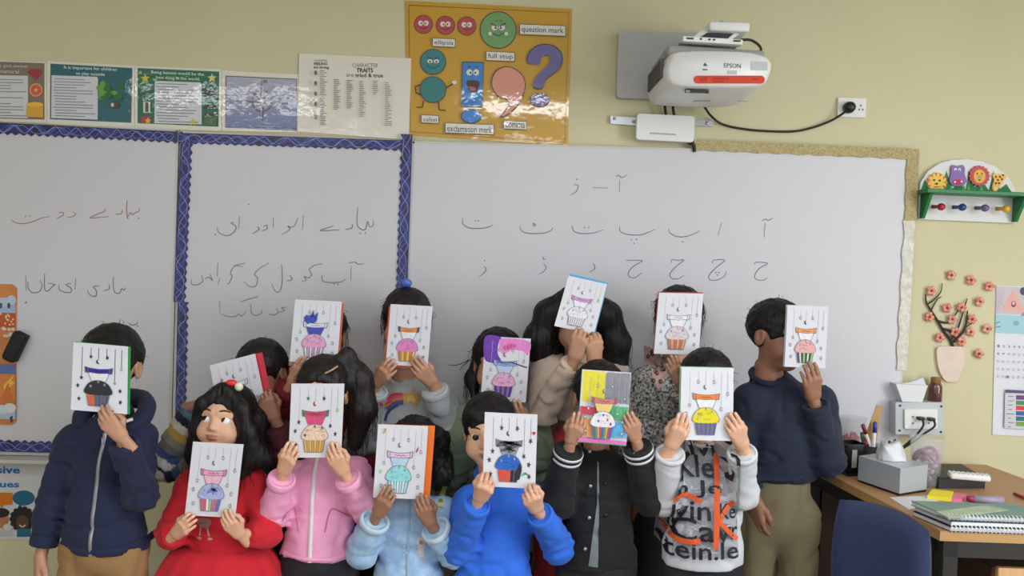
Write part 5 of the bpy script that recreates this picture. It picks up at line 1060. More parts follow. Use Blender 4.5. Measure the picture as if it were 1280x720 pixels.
def person(label, key, y, head, hs, face, sk, hair, shL, shR, L, R, hem, gar, s=1.0, fold=0.005, sleeve=(0.050, 0.045, 0.036), tw=(0.118, 0.082), pants=None, hairm=None, neck_r=0.041, gaze=(0, 0), cuff=None, seed=1, top='jacket', flare=0.0, bare=0.030, collar=None):
    """L/R: dict(e=(px,py,dy), w=(px,py,dy or None), tip=(px,py) or None, hand=kind, d=None) for the arms on the left/right of the picture"""
    O = Person(); Hc = px(*head, y); O.Hc = Hc; floor = A(Hc[0], y, 0.0)
    root = empty('person', tuple(map(float, floor)), label, 'person', 'children holding up their cards'); O.root = root
    Rh = rotm(*face); skm, skc = M_skin[sk]
    SL, SR = px(*shL, y), px(*shR, y); mid = (SL + SR) / 2
    Htop = Hc[2] + 0.0975 * hs
    hipz = 0.475 * Htop; hip = A(mid[0] * .7 + Hc[0] * .3, y, hipz); O.hip = hip
    hemz = px((shL[0] + shR[0]) / 2, hem, y - 0.08)[2]; O.hemz = hemz
    # arms
    arms = []; handparts = []; cardp = CARDS.get(key)
    for side, sh, D in ((0, SL, L), (1, SR, R)):
        e = px(D['e'][0], D['e'][1], y + D['e'][2])
        hk = D.get('hand', 'grip'); HVt, HQt, nl, tipl, tips = HANDS[hk]; sc = D.get('s', 0.95 * s)
        if D.get('tip') is not None:
            c, n = cardp[0], cardp[1]; v = ray(*D['tip']); t = ((c - CAM) @ n) / (v @ n); tip = CAM + v * t + n * D.get('off', 0.004)
            dw = D['w'][2] if len(D['w']) > 2 else 0.022
            v2 = ray(*D['w'][:2]); t2 = ((c - CAM) @ n) / (v2 @ n); w = CAM + v2 * t2; w = px(D['w'][0], D['w'][1], w[1] + dw)
            w1 = tip - w; sc = float(np.clip(0.88 * np.linalg.norm(w1) / np.linalg.norm(tipl), 0.74 * s, 0.92 * s)); w1 = nrm(w1); dor = D.get('dor', A(0, -1, 0.15)); w = tip - w1 * np.linalg.norm(tipl) * sc
        else:
            w = px(D['w'][0], D['w'][1], y + D['w'][2]); w1 = nrm(A(*D.get('d', (0.03, -0.1, -1)))); dor = D.get('dor', A(-1 if side == 0 else 1, -0.7, 0))
        e1 = nrm(tipl) if D.get('tip') is not None else A(0, 1, 0); e2 = A(0, 0, 1) - e1 * e1[2]; e2 = nrm(e2); e3 = np.cross(e1, e2)
        w2 = nrm(dor - w1 * (dor @ w1)); w3 = np.cross(w1, w2)
        # thumb side: e3 for template is +x (cross(y,z)=x)
        want = D.get('thumb', 1) * (A(-w1[2], 0, w1[0]) if side == 0 else A(w1[2], 0, -w1[0]))
        if D.get('tip') is None: want = D.get('thv', A(0, -1, 0)) if abs(dor[1]) < 0.9 else (A(1, 0, 0) if side == 0 else A(-1, 0, 0))
        if w3 @ want < 0: w3 = -w3
        Rm = np.outer(w1, e1) + np.outer(w2, e2) + np.outer(w3, e3); flip = np.linalg.det(Rm) < 0
        Vw = w + (HVt * sc) @ Rm.T; Qw = HQt[:, ::-1] if flip else HQt
        handparts.append((Vw, Qw, nl)); arms.append((sh, e, w, w1))
    O.arms = arms
    # ---- body: torso, arms and legs under the clothes, joined with head and hands
    an = [A(hip[0] + sx * 0.065 * s, y + 0.01, 0.07) for sx in (-1, 1)]; kn = [A(hip[0] + sx * 0.068 * s, y - 0.005, hipz * 0.52) for sx in (-1, 1)]; hj = [A(hip[0] + sx * 0.058 * s, y, hipz - 0.02) for sx in (-1, 1)]
    nb = Hc + Rh @ (A(0, 0.024, -0.13) * hs); nb = A(nb[0], nb[1], min(nb[2], mid[2] + 0.07 * s))
    def f_core(P):
        d = cone(P * A(1, 1, 1), mid - A(0, 0, 0.05), hip, 0.062 * s, 0.07 * s); d = smin(d, cone(P, SL * .85 + SR * .15, SR * .85 + SL * .15, 0.032 * s, 0.032 * s), 0.04)
        d = smin(d, cone(P, mid, nb + A(0, 0, 0.03), 0.04 * s, 0.036 * s), 0.02)
        for sh, e, w, w1 in arms: d = smin(d, smin(cone(P, sh, e, 0.027 * s, 0.023 * s), cone(P, e, w, 0.023 * s, 0.017 * s), 0.01), 0.02)
        for i in (0, 1): d = smin(d, smin(cone(P, hj[i], kn[i], 0.055 * s, 0.04 * s), cone(P, kn[i], an[i], 0.038 * s, 0.026 * s), 0.015), 0.02)
        return d
    allp = np.array([SL, SR, mid, hip, nb] + an + [q for a in arms for q in a[:3]])
    bV, bQ = nets(f_core, allp.min(0) - 0.10, allp.max(0) + 0.10, 0.013)
    hV = Hc + (HV * hs) @ Rh.T
    Vs = [bV, hV] + [h[0] for h in handparts]; Qs = [bQ, HQ] + [h[1] for h in handparts]
    off = np.cumsum([0] + [len(v) for v in Vs]); V = np.concatenate(Vs); Q = np.concatenate([q + o for q, o in zip(Qs, off)])
    base = np.array(lin(skc)); lip = np.array(lin((150, 84, 76))); nail = np.array(lin(tuple(min(255, q + 42) for q in skc)))
    C = np.tile(base, (len(V), 1)); k = off[1]; C[k:k + len(hV)] = base + (lip - base) * HLIP[:, None] * 0.8
    for i, h in enumerate(handparts): k = off[2 + i]; C[k:k + len(h[0])] = base + (nail - base) * h[2][:, None] * 0.7
    me = npmesh('body', V, Q); ca = me.color_attributes.new('Col', 'FLOAT_COLOR', 'POINT'); ca.data.foreach_set('color', np.concatenate([C, np.ones((len(C), 1))], 1).astype(np.float32).ravel())
    link('body', me, skm, root)
    # ---- face details
    M4 = Matrix.Translation(Vector(Hc)) @ Matrix([[*(Rh[i] * hs), 0] for i in range(3)] + [[0, 0, 0, 1]])
    hm = hairm or M_hair
    for sx in (-1, 1):
        o = bpy.data.objects.new('eye', ME_eye); COL.objects.link(o)
        if not ME_eye.materials: ME_eye.materials.append(M_eye)
        setpar(o, root); o.matrix_basis = M4 @ Matrix.Translation((sx * 0.0285, -0.0592, 0.0005)) @ Matrix.Rotation(math.radians(gaze[0]), 4, 'Z') @ Matrix.Rotation(-math.radians(gaze[1]), 4, 'X')
        mb = ME_brow[0 if sx > 0 else 1]
        o = bpy.data.objects.new('eyebrow', mb); COL.objects.link(o)
        if not mb.materials: mb.materials.append(M_hair)
        setpar(o, root); o.matrix_basis = M4
    # ---- hair
    kind = hair; hv, hq = hair_mesh(kind); W = Hc + (hv * hs) @ Rh.T
    ho = link('hair', npmesh('hair', W, hq), hm, root); O.hair = ho
    rnd = np.random.RandomState(seed * 13 + 5); b = MB(); nst = 50 if kind in ('short', 'crop') else 320
    idx = rnd.randint(0, len(hv), nst)
    for i in idx:
        p = hv[i]; c0 = A(0, 0.016, 0.03); dr = nrm(p - c0)
        if kind in ('short', 'crop'): L_ = rnd.uniform(0.008, 0.018); pts = [p - dr * .004, p + dr * L_ * .5 + rnd.randn(3) * .002, p + dr * L_ * .8 + A(0, 0, -.004) + rnd.randn(3) * .004]
        else:
            L_ = rnd.uniform(0.015, 0.035) if kind == 'curly' else rnd.uniform(0.03, 0.09); fl = 1.0 if rnd.rand() < .2 else .35
            if p[1] < -0.03 and p[2] < 0.075 and abs(p[0]) < 0.05: continue
            ct = A(dr[0], dr[1], 0) * 0.55 * max(dr[2], 0) * L_; dn = A(0, 0, -1.0 + .7 * max(dr[2], 0)) * L_
            pts = [p - dr * .002, p + dr * .004 * fl + (ct + dn) * .35 + rnd.randn(3) * .003 * fl, p + dr * .006 * fl + (ct + dn) * .7 + rnd.randn(3) * .006 * fl, p + dr * .006 * fl + ct + dn + rnd.randn(3) * .010 * fl]
        b.tube([Hc + Rh @ (q * hs) for q in pts], [0.0008] * (len(pts) - 1) + [0.0003], 3, False)
    o = b.build('loose_strands', hm, ho); o['kind'] = 'stuff'
    # ---- garment
    rU, rE, rW = [q * s for q in sleeve]; W_, D_ = tw[0] * s, tw[1] * s; axis0 = A(hip[0], y, 0)
    nh = nb + A(0, -0.012, 0.0)
    def f_gar(P, wr=True):
        t = np.clip((mid[2] - 0.01 - P[:, 2]) / (mid[2] - hipz), -0.3, 1.6); cx = mid[0] + (hip[0] - mid[0]) * t
        ww = W_ * (0.90 + 0.10 * np.cos(np.clip(t, 0, 1) * 2 * math.pi) * 0.6 + 0.08 * t + flare * t * t); dd = D_ * (0.94 + 0.14 * t + flare * t * t)
        q = np.sqrt(((P[:, 0] - cx) / ww) ** 2 + ((P[:, 1] - y) / dd) ** 2); d = (q - 1) * np.minimum(ww, dd) * 0.9
        d = smax(d, P[:, 2] - (mid[2] - 0.005), 0.05)
        d = smin(d, cone(P, SL * .92 + SR * .08, SR * .92 + SL * .08, 0.050 * s, 0.050 * s), 0.035)
        d = smin(d, cone(P, mid + A(0, 0.005, 0.02), nb + A(0, 0.008, -0.005), 0.062 * s, 0.050 * s), 0.03)
        d = smax(d, hemz - P[:, 2], 0.008)
        for sh, e, w, w1 in arms:
            fw = w - nrm(w - e) * bare; a = smin(cone(P, sh, e, rU, rE), cone(P, e, fw, rE, rW), 0.022)
            near = np.linalg.norm(P - e, axis=1); cutd = (P - fw) @ nrm(w - e)
            a = np.where(near < 10, smax(a, np.where(np.linalg.norm(P - fw, axis=1) < 0.12, cutd, -1), 0.006), a)
            d = smin(d, a, 0.02)
        d = smax(d, -cone(P, nh + A(0, 0, -0.01), nh + A(0, -0.02, 0.12), neck_r * s * .9, neck_r * s * 1.5), 0.008)
        if wr:
            for sh, e, w, w1 in arms:
                fd = nrm(w - e); re_ = np.linalg.norm(P - e, axis=1); rw_ = np.linalg.norm(P - (w - fd * bare), axis=1); m_ = (re_ < .17) | (rw_ < .13)
                if m_.any():
                    Q_ = P[m_]; ph = vnoise(Q_ * 14 + seed) * 9; tt = (Q_ - e) @ fd; uu = (Q_ - sh) @ nrm(e - sh)
                    rp = np.sin(tt * 230 + ph) * .55 * np.exp(-(rw_[m_] / .055) ** 2) + np.sin(uu * 190 + ph * 1.2) * np.exp(-(re_[m_] / .075) ** 2) * .8
                    d[m_] = d[m_] + .0042 * rp
            n1 = vnoise(P * A(13, 13, 24) + seed); d = d + fold * (n1 * 1.6 + vnoise(P * A(40, 40, 34) + 9 * seed) * .7 + 1.1 * np.clip(1 - np.abs(vnoise(P * A(10, 10, 19) + 3.7 * seed)) * 9, 0, 1))
        return smax(d, hemz - P[:, 2], 0.005)
    ap = np.array([SL, SR, nb] + [q for a in arms for q in a[:3]]); lo = ap.min(0) - 0.075 * s; hi = ap.max(0) + 0.075 * s
    lo = np.minimum(lo, A(hip[0] - .17 * s - flare * .2, y - .14 * s - flare * .2, hemz - 0.02)); hi = np.maximum(hi, A(hip[0] + .17 * s + flare * .2, y + .14 * s + flare * .2, 0)); hi[2] = max(hi[2], nb[2] + 0.06)
    gV, gQ = nets(f_gar, lo, hi, 0.0062)
    gm = npmesh(top, gV, gQ); go = link(top, gm, gar, root); O.gar = go; O.F = f_gar; O.y0 = y - 0.30; O.gV = gV; O.gm = gm
    # ribbed collar ring
    if collar:
        k = MB(); rr = neck_r * s + 0.004
        k.tube([nh + A(rr * math.cos(q), 0.004 + rr * 1.05 * math.sin(q), 0.004 + 0.020 * math.sin(q)) for q in np.linspace(0, 2 * math.pi, 25)], 0.0095, 8, False); k.build('collar', gar if collar is True else collar, go)
    # cuffs
    for i, (sh, e, w, w1) in enumerate(arms):
        if cuff:
            cm, cl, ex = cuff; d_ = nrm(w - e); a0 = w - d_ * (bare + cl); 
            k = MB(); r_ = rW + ex; pr_ = [(r_ * .94, -.004), (r_, .0), (r_ * 1.02, cl * .4), (r_ * 1.0, cl * .85), (r_ * .95, cl), (r_ * .80, cl + .001), (r_ * .78, cl - .012)]
            k.lathe(pr_, a0, 22, d_); k.build('cuff', cm, go)
    # ---- legs
    pm = pants or M_denim
    def f_leg(P):
        d = cone(P * A(1, 1.15, 1), hip * A(1, 1.15, 1) + A(0, 0, 0.17), hip * A(1, 1.15, 1) - A(0, 0, 0.02), 0.090 * s, 0.096 * s)
        for i in (0, 1): d = smin(d, smin(cone(P, hj[i], kn[i], 0.070 * s, 0.054 * s), smax(cone(P, kn[i], an[i] - A(0, 0, .03), 0.058 * s, 0.052 * s), 0.055 - P[:, 2], 0.01), 0.03), 0.025)
        d = np.where(P[:, 2] > hemz + 0.016, np.maximum(d, f_gar(P, False) + 0.014), d)
        return d + 0.009 * vnoise(P * A(14, 14, 20) + seed) + .006 * np.clip(1 - np.abs(vnoise(P * A(12, 12, 9) + 5 * seed)) * 8, 0, 1)
    lp = np.array([hip] + an); lV, lQ = nets(f_leg, A(hip[0] - .2, y - .16, 0.03), A(hip[0] + .2, y + .16, hipz + .29), 0.008)
    O.pants = link('trousers', npmesh('trousers', lV, lQ), pm, root)
    for i in (0, 1):
        o = bpy.data.objects.new('shoe', ME_shoe); COL.objects.link(o)
        if not ME_shoe.materials: ME_shoe.materials.append(M_shoe)
        setpar(o, root); o.matrix_basis = Matrix.Translation((an[i][0], an[i][1] - 0.02, 0.0))
    O.s = s; O.y = y; O.SL, O.SR, O.mid, O.nb, O.Rh, O.hs = SL, SR, mid, nb, Rh, hs
    return O
def gx(O, x, y_): # photo px -> (x, z) on the garment front
    p = px(x, y_, O.y - 0.10); return A(p[0], p[2])
def gmap(O, pad=0.0012):
    """map for Print: photo px -> on the garment surface (projected along y)"""
    return lambda x, y_, k: (gx(O, x, y_), k)
def gprint(O, P, name, m, pad=0.0022, cut=0.02):
    """subdivide the print a little and lay it on the garment"""
    bm = bmesh.new(); lay = bm.faces.layers.int.new('ci'); depth = bm.verts.layers.float.new('k')
    vs = [bm.verts.new((v[0][0], 0, v[0][1])) for v in P.V]; kk = {i: P.V[i][1] for i in range(len(P.V))}
    for i, v in enumerate(vs): v[depth] = kk[i]
    for f, c in zip(P.F, range(len(P.F))):
        try: q = bm.faces.new([vs[i] for i in f]); q[lay] = c
        except ValueError: pass
    bmesh.ops.triangulate(bm, faces=bm.faces[:])
    for it in range(3):
        ed = [e for e in bm.edges if e.calc_length() > cut]
        if not ed: break
        bmesh.ops.subdivide_edges(bm, edges=ed, cuts=1); bmesh.ops.triangulate(bm, faces=bm.faces[:])
    bm.verts.ensure_lookup_table(); XZ = np.array([(v.co.x, v.co.z) for v in bm.verts]); Y = front_y(O.F, XZ, O.y0)
    for v, yy in zip(bm.verts, Y): v.co.y = yy - pad - v[depth]
    me = bpy.data.meshes.new(name); col = [P.C[f[lay]] for f in bm.faces]; bm.to_mesh(me); bm.free()
    ca = me.color_attributes.new('Col', 'FLOAT_COLOR', 'CORNER'); buf = []
    for p, c in zip(me.polygons, col): buf += list(c) * p.loop_total
    ca.data.foreach_set('color', buf); return link(name, me, m, O.gar)
def cloth(name, rgb, **k): return mat(name, rgb, k.pop('rough', 0.88), var=k.pop('var', 0.10), vscale=k.pop('vscale', 18), bump=k.pop('bump', 0.25), bscale=k.pop('bscale', 350), sheen=k.pop('sheen', 0.05), **k)
FR = -0.56; BK = -0.23
# 1 boy in navy hoodie
M_navy = cloth('navy_fleece', (24, 32, 64))
O = person('boy in navy zip hoodie and tan trousers at the left end of the group', 'p1', -0.66, (137, 458), 1.08, (0, -4, 0), 'b', 'short', (92, 552), (174, 548),
    dict(e=(66, 632, 0.0), w=(51, 695, -0.02), hand='relax', d=(-0.06, -0.05, -1)), dict(e=(176, 618, -0.06), w=(154, 550, 0.03), tip=(129, 508)), 697, M_navy, s=1.02, fold=0.006, sleeve=(.050, .045, .036), pants=cloth('tan_cotton', (150, 116, 74)), cuff=(M_navy, 0.03, 0.002), seed=1)
strip('zipper', O.F, [gx(O, 122, 545), gx(O, 118, 600), gx(O, 113, 650), gx(O, 110, 697)], 0.005, mat('zip_metal', (150, 150, 158), .4, metal=.6), O.gar, O.y0)
k = MB(); p = gx(O, 121, 552); yy = front_y(O.F, np.array([p]), O.y0)[0]; k.box((p[0], yy - .006, p[1] - .01), (.010, .004, .028), None, .002, 1); k.build('zip_pull', M_steel, O.gar)
c0 = O.nb; k = MB(); k.tube(cat([c0 + A(-0.070, -0.055, -0.045), c0 + A(-0.088, 0.0, 0.0), c0 + A(-0.05, 0.07, 0.028), c0 + A(0.05, 0.075, 0.03), c0 + A(0.092, 0.0, 0.004), c0 + A(0.066, -0.06, -0.045)], 5), [0.012] + [0.026] * 10 + [0.030] * 5 + [0.026] * 9 + [0.012], 10); k.build('hood', M_navy, O.gar)
k = MB(); k.tube(cat([c0 + A(0.040, -0.082, -0.012), c0 + A(0.062, -0.085, -0.008), c0 + A(0.082, -0.066, -0.002)], 4), 0.005, 6); k.build('drawstring', M_paper, O.gar)
for q in ([gx(O, 78, 694), gx(O, 110, 699), gx(O, 145, 697), gx(O, 172, 692)],): strip('hem_band', O.F, [v + A(0, .012) for v in q], 0.011, M_navy, O.gar, O.y0, .003)
# 2 girl in red
M_redc = cloth('red_knit', (200, 26, 42), bscale=420)
O = person('girl in a red dress with a red and white hair clip, looking up', 'p2', -0.60, (282, 524), 0.98, (-7, 8, 2), 'a', 'bob', (238, 606), (318, 604),
    dict(e=(214, 668, -0.05), w=(217, 670, 0.02), tip=(245, 643)), dict(e=(334, 668, -0.05), w=(302, 672, 0.02), tip=(282, 636)), 704, M_redc, s=.94, collar=True, fold=0.004, top='dress_bodice', gaze=(-34, 22), seed=2, sleeve=(.045, .044, .037))
k = MB(); V = []; F = []; n = 64; zt = O.hemz + .026; zb_ = .36
for i in range(9):
    t = i / 8
    for j in range(n):
        q = 2 * math.pi * j / n; wv = 1 + (.018 + .05 * t) * math.sin(13 * q + 1.3 * math.sin(3 * q)); V.append(A(O.hip[0] + (.128 + .10 * t ** .7) * wv * math.cos(q), O.y + (.098 + .09 * t ** .7) * wv * math.sin(q), zt + (zb_ - zt) * t))
for i in range(8):
    for j in range(n): F.append((i * n + j, i * n + (j + 1) % n, (i + 1) * n + (j + 1) % n, (i + 1) * n + j))
F.append(tuple(range(n))); F.append(tuple(8 * n + j for j in range(n))); k.add(V, F, True); k.build('skirt', M_redc, O.root)
P = Print(gmap(O), .0001); P.poly(cat([(242, 652), (260, 652), (259, 661), (251, 663), (243, 660)], 3, True), (150, 110, 106)).rect(244, 657, 259, 660, (90, 36, 40)).line([(247, 663), (246, 673)], 2.2, (196, 150, 136)).line([(256, 663), (259, 673)], 2.2, (196, 150, 136)).ell(245.5, 676, 3.2, 1.8, (206, 140, 140)).ell(260, 676, 3.2, 1.8, (206, 140, 140)); gprint(O, P, 'figure_print', M_print)
def hairbit(O, name, loc, r, m):
    k = MB(); k.ell(O.Hc + O.Rh @ (A(*loc) * O.hs), r, 12, 8); return k.build(name, m, O.hair)
hairbit(O, 'red_hair_clip', (0.028, -0.052, 0.112), (.017, .010, .010), mat('clip_red', (216, 44, 40), .4)); hairbit(O, 'white_hair_clip', (0.052, -0.050, 0.103), (.013, .010, .013), mat('clip_white', (216, 214, 190), .5))
# 3 boy with striped sleeves
M_strC = mat('striped_knit', attr='Col', rough=.9, bump=.3, bscale=300, var=.1, vscale=30)
O = person('boy with colourful striped sleeves behind the girl in red', 'p3', -0.40, (326, 468), 1.0, (-12, -6, -8), 'c', 'crop', (278, 552), (366, 548),
    dict(e=(207, 580, -0.05), w=(252, 505, -0.06), hand='fist', d=(1, .2, .3), dor=A(-.2, -1, 0)), dict(e=(366, 600, -0.05), w=(345, 532, .02), tip=(333, 488), hand='pinch', off=-.012), 720, M_strC, s=1.0, fold=.006, sleeve=(.056, .056, .046), pants=cloth('dk_teal', (34, 62, 64)), seed=3)
V = O.gV; sh, e, w, _ = O.arms[0]; stripes = [(80, 116, 134), (80, 116, 134), (30, 34, 60), (226, 220, 210), (206, 166, 84), (150, 142, 130), (120, 114, 116), (60, 88, 130), (214, 212, 206), (30, 34, 56), (74, 104, 136), (150, 146, 142)]
dl = cone(V, e, w, 0, 0); du = cone(V, sh, e, 0, 0); tf = (w - V) @ nrm(w - e); tu = np.linalg.norm(w - e) + (e - V) @ nrm(e - sh)
C = np.tile(np.array(lin((34, 70, 72))), (len(V), 1)); tt = np.where(dl < du, tf, tu); ii = np.clip((tt / .024).astype(int), 0, 11); near = (np.minimum(dl, du) < .075) & (V[:, 0] < sh[0] + .03)
C[near] = np.array([lin(c) for c in stripes])[ii[near]]
rt = (np.minimum(cone(V, O.arms[1][0], O.arms[1][1], 0, 0), cone(V, O.arms[1][1], O.arms[1][2], 0, 0)) < .075) & (V[:, 0] > O.mid[0] + .06); C[rt] = np.array(lin((70, 26, 36)))
ca = O.gm.color_attributes.new('Col', 'FLOAT_COLOR', 'POINT'); ca.data.foreach_set('color', np.concatenate([C, np.ones((len(C), 1))], 1).astype(np.float32).ravel())
# 4 girl in dark red, back row
M_dred = cloth('dark_red_fleece', (120, 18, 30))
O = person('girl in dark red top whose head is hidden, standing behind the pink jacket', 'p4', BK - .02, (402, 420), 1.0, (0, -4, 0), 'b', 'tail', (362, 480), (444, 488),
    dict(e=(345, 545, -.06), w=(366, 476, .02), tip=(383, 447)), dict(e=(458, 560, 0.0), w=(455, 630, -.02), hand='relax'), 640, M_dred, s=1.06, collar=True, fold=.005, hairm=M_hairb, seed=4, sleeve=(.056, .052, .042), cuff=(M_dred, .025, .002))
# 5 girl in pink jacket
M_pink = cloth('pink_fleece', (238, 164, 202)); M_white2 = mat('white_zip', (222, 216, 220), .5)
O = person('girl in a pink zip jacket with a side ponytail', 'p5', FR, (403, 491), 1.0, (0, -6, 3), 'a', 'pony', (364, 596), (446, 592),
    dict(e=(342, 640, -.06), w=(353, 593, .02), tip=(368, 552)), dict(e=(458, 636, -.06), w=(431, 594, .02), tip=(415, 552)), 706, M_pink, s=.96, collar=True, fold=.005, hairm=M_hairb, seed=5, sleeve=(.048, .048, .039), cuff=(M_pink, .022, .003), top='jacket')
strip('zipper', O.F, [gx(O, 390, 575), gx(O, 388, 610), gx(O, 387, 650), gx(O, 385, 706)], .0065, M_white2, O.gar, O.y0)
strip('hem_band', O.F, [gx(O, 348, 700), gx(O, 370, 703), gx(O, 410, 704), gx(O, 438, 699)], .010, M_pink, O.gar, O.y0, .004)
for a in ([(352, 652), (362, 640), (370, 668)], [(404, 668), (412, 640), (432, 654)]): strip('pocket_seam', O.F, [gx(O, *q) for q in a], .0022, mat('pink_seam', (196, 112, 150), .8), O.gar, O.y0, .001)
hairbit(O, 'hair_tie', (0.058, 0.036, 0.110), (.019, .019, .009), mat('tie_pink', (214, 40, 110), .5))
k = MB(); k.tube(cat([O.Hc + O.Rh @ A(0.018, -0.070, 0.078), O.Hc + O.Rh @ A(0.035, -0.066, 0.088), O.Hc + O.Rh @ A(0.05, -0.050, 0.098)], 4), .003, 6); k.build('hair_slide', mat('slide_beige', (170, 140, 110), .4), O.hair)
# 6 girl in grey star sweater
M_gr = cloth('pale_grey_knit', (180, 186, 190))
O = person('girl in pale grey sweater with a rainbow star, blue hair bobble', 'p6', BK, (507, 402), 1.02, (0, -4, 2), 'b', 'plain', (464, 502), (553, 502),
    dict(e=(452, 552, -.06), w=(467, 482, .02), tip=(494, 449)), dict(e=(566, 552, -.06), w=(543, 482, .02), tip=(517, 446)), 650, M_gr, s=1.06, collar=True, fold=.005, hairm=M_hairb, seed=6, sleeve=(.054, .050, .040), cuff=(M_gr, .018, .003), top='sweater')
hairbit(O, 'hair_bobble', (-.008, 0.015, 0.126), (.021, .020, .016), mat('bobble_blue', (44, 70, 170), .5, rgb2=(90, 120, 200), vscale=60))
P = Print(gmap(O), .0002)
for i, cc in enumerate(((206, 70, 70), (214, 90, 150), (214, 140, 60), (110, 80, 150), (52, 92, 160))): P.line(cat([(479 + i * 1.2, 507 + i * 4 - 5), (490, 500 + i * 3.4 - 4), (503, 497 + i * 2.6 - 2)], 4), 3.6, cc)
P.line(cat([(480, 528), (484, 516), (496, 508)], 4), 3.5, (58, 66, 96)).star(513, 499, 13, (206, 164, 84), rot=.15).star(513, 499, 7, (220, 190, 120), rot=.15); gprint(O, P, 'star_print', M_print)
# 7 girl in pale blue jacket
M_lb = cloth('pale_blue_fleece', (142, 178, 216), rgb2=(170, 200, 228), vscale=30); M_trim = cloth('blue_white_trim', (184, 206, 222))
O = person('girl in a pale blue fleece jacket with white trimmed cuffs', 'p7', FR - .02, (517, 566), 0.95, (0, -6, 0), 'c', 'curly', (470, 646), (556, 640),
    dict(e=(452, 690, -.06), w=(469, 650, .02), tip=(489, 606)), dict(e=(566, 690, -.06), w=(540, 660, .02), tip=(526, 616)), 780, M_lb, s=.92, collar=True, fold=.005, seed=7, sleeve=(.049, .049, .040), cuff=(M_trim, .016, .007))
strip('zipper', O.F, [gx(O, 510, 632), gx(O, 509, 670), gx(O, 508, 730)], .0035, mat('zip_blue', (150, 176, 200), .4), O.gar, O.y0)
P = Print(gmap(O), .0002); P.poly(cat([(521, 674), (529, 672), (530, 684), (526, 696), (529, 702), (522, 700), (520, 688)], 3, True), (206, 196, 200)).ell(525, 682, 2.4, 3, (160, 120, 110)); rnd = random.Random(5)
for i in range(34): P.ell(rnd.uniform(484, 548), rnd.uniform(640, 735), 1.0, 1.0, (196, 212, 226), 6)
P.rect(545, 622, 552, 640, (196, 196, 120)).rect(546, 626, 551, 628, (140, 140, 80)).rect(546, 632, 551, 634, (140, 140, 80)); gprint(O, P, 'appliques', M_print)['kind'] = 'stuff'
# 8 girl in sage green
O = person('girl in a sage green top behind the boy in bright blue', 'p8', -0.31, (622, 454), 1.04, (0, -4, 0), 'b', 'tail', (585, 524), (662, 524),
    dict(e=(558, 592, -.06), w=(606, 545, .02), tip=(622, 497)), dict(e=(682, 592, -.04), w=(655, 545, .02), tip=(642, 499)), 700, cloth('sage_green', (122, 138, 116)), s=1.04, fold=.006, seed=8, sleeve=(.056, .054, .042), top='sweater')
# 9 boy in bright blue
M_bl = cloth('bright_blue_fleece', (44, 108, 222))
O = person('boy in a bright blue sweatshirt peeking past his card with one eye', 'p9', -0.62, (611, 539), 1.0, (-6, -4, -3), 'a', 'short', (584, 626), (668, 624),
    dict(e=(574, 684, -.05), w=(596, 636, .02), tip=(610, 590), hand='pinch'), dict(e=(698, 684, -.05), w=(674, 646, .02), tip=(661, 604), hand='pinch'), 760, M_bl, s=.95, collar=True, fold=.004, seed=9, sleeve=(.047, .047, .038), cuff=(M_bl, .02, .002), top='sweatshirt')
# 10 girl with long hair, beige top
M_bg = cloth('beige_jersey', (206, 186, 170))
O = person('girl with very long black hair in a beige long sleeved top', 'p10', BK, (722, 404), 1.04, (0, -4, 0), 'b', 'long', (682, 464), (768, 468),
    dict(e=(678, 520, -.13), w=(716, 456, .0), tip=(728, 414), hand='pinch', dor=A(-.3, -1, 0)), dict(e=(776, 530, -.05), w=(744, 458, .0), tip=(738, 418), hand='pinch', dor=A(.3, -1, 0)), 528, M_bg, s=1.05, collar=True, fold=.006, seed=10, sleeve=(.050, .046, .036), top='long_sleeved_top', pants=cloth('coral_skirt', (216, 70, 76)))
# 11 boy in black varsity jacket
M_bk = cloth('black_wool', (20, 20, 24)); M_bk2 = mat('black_leatherette', (34, 35, 38), .55, bump=.15, bscale=200); M_rib = cloth('black_rib', (24, 24, 28))
O = person('boy in an open black varsity jacket with striped cuffs', 'p11', FR, (749, 498), 1.0, (0, -4, 0), 'b', 'crop', (706, 590), (794, 588),
    dict(e=(694, 626, -.06), w=(713, 556, .02), tip=(724, 514)), dict(e=(812, 622, -.06), w=(796, 552, .02), tip=(783, 514)), 716, M_bk, s=.98, fold=.005, seed=11, sleeve=(.052, .051, .042), cuff=(M_rib, .040, .001), tw=(.122, .086))
for i, (sh, e, w, w1) in enumerate(O.arms):
    d_ = nrm(w - e)
    for j in (0, 1):
        a0 = w - d_ * (.030 + .012 + .018 * j); k = MB(); r_ = .0450 * O.s; k.lathe([(r_ * .94, -.004), (r_, -.0036), (r_, .0036), (r_ * .94, .004)], a0, 22, d_); k.build('cuff_stripe', M_paper, O.gar)
P = Print(gmap(O), .0002); P.poly([(748.5, 582), (750.5, 582), (749, 640), (748, 711), (736, 710), (742, 670), (747, 630)], (120, 130, 132)); gprint(O, P, 'shirt_opening', M_crayon)
for x, y_, c_ in ((740, 572, 0), (739, 611, 0), (737, 649, 0), (732, 689, 0), (758, 608, 1), (758, 646, 1)):
    p = gx(O, x, y_); yy = front_y(O.F, np.array([p]), O.y0)[0]; k = MB(); k.lathe([(.0062, -.001), (.0062, .003), (.004, .005)], (p[0], yy, p[1]), 12, (0, -1, 0)); k.build('snap_button', M_steel if c_ == 0 else M_black, O.gar)
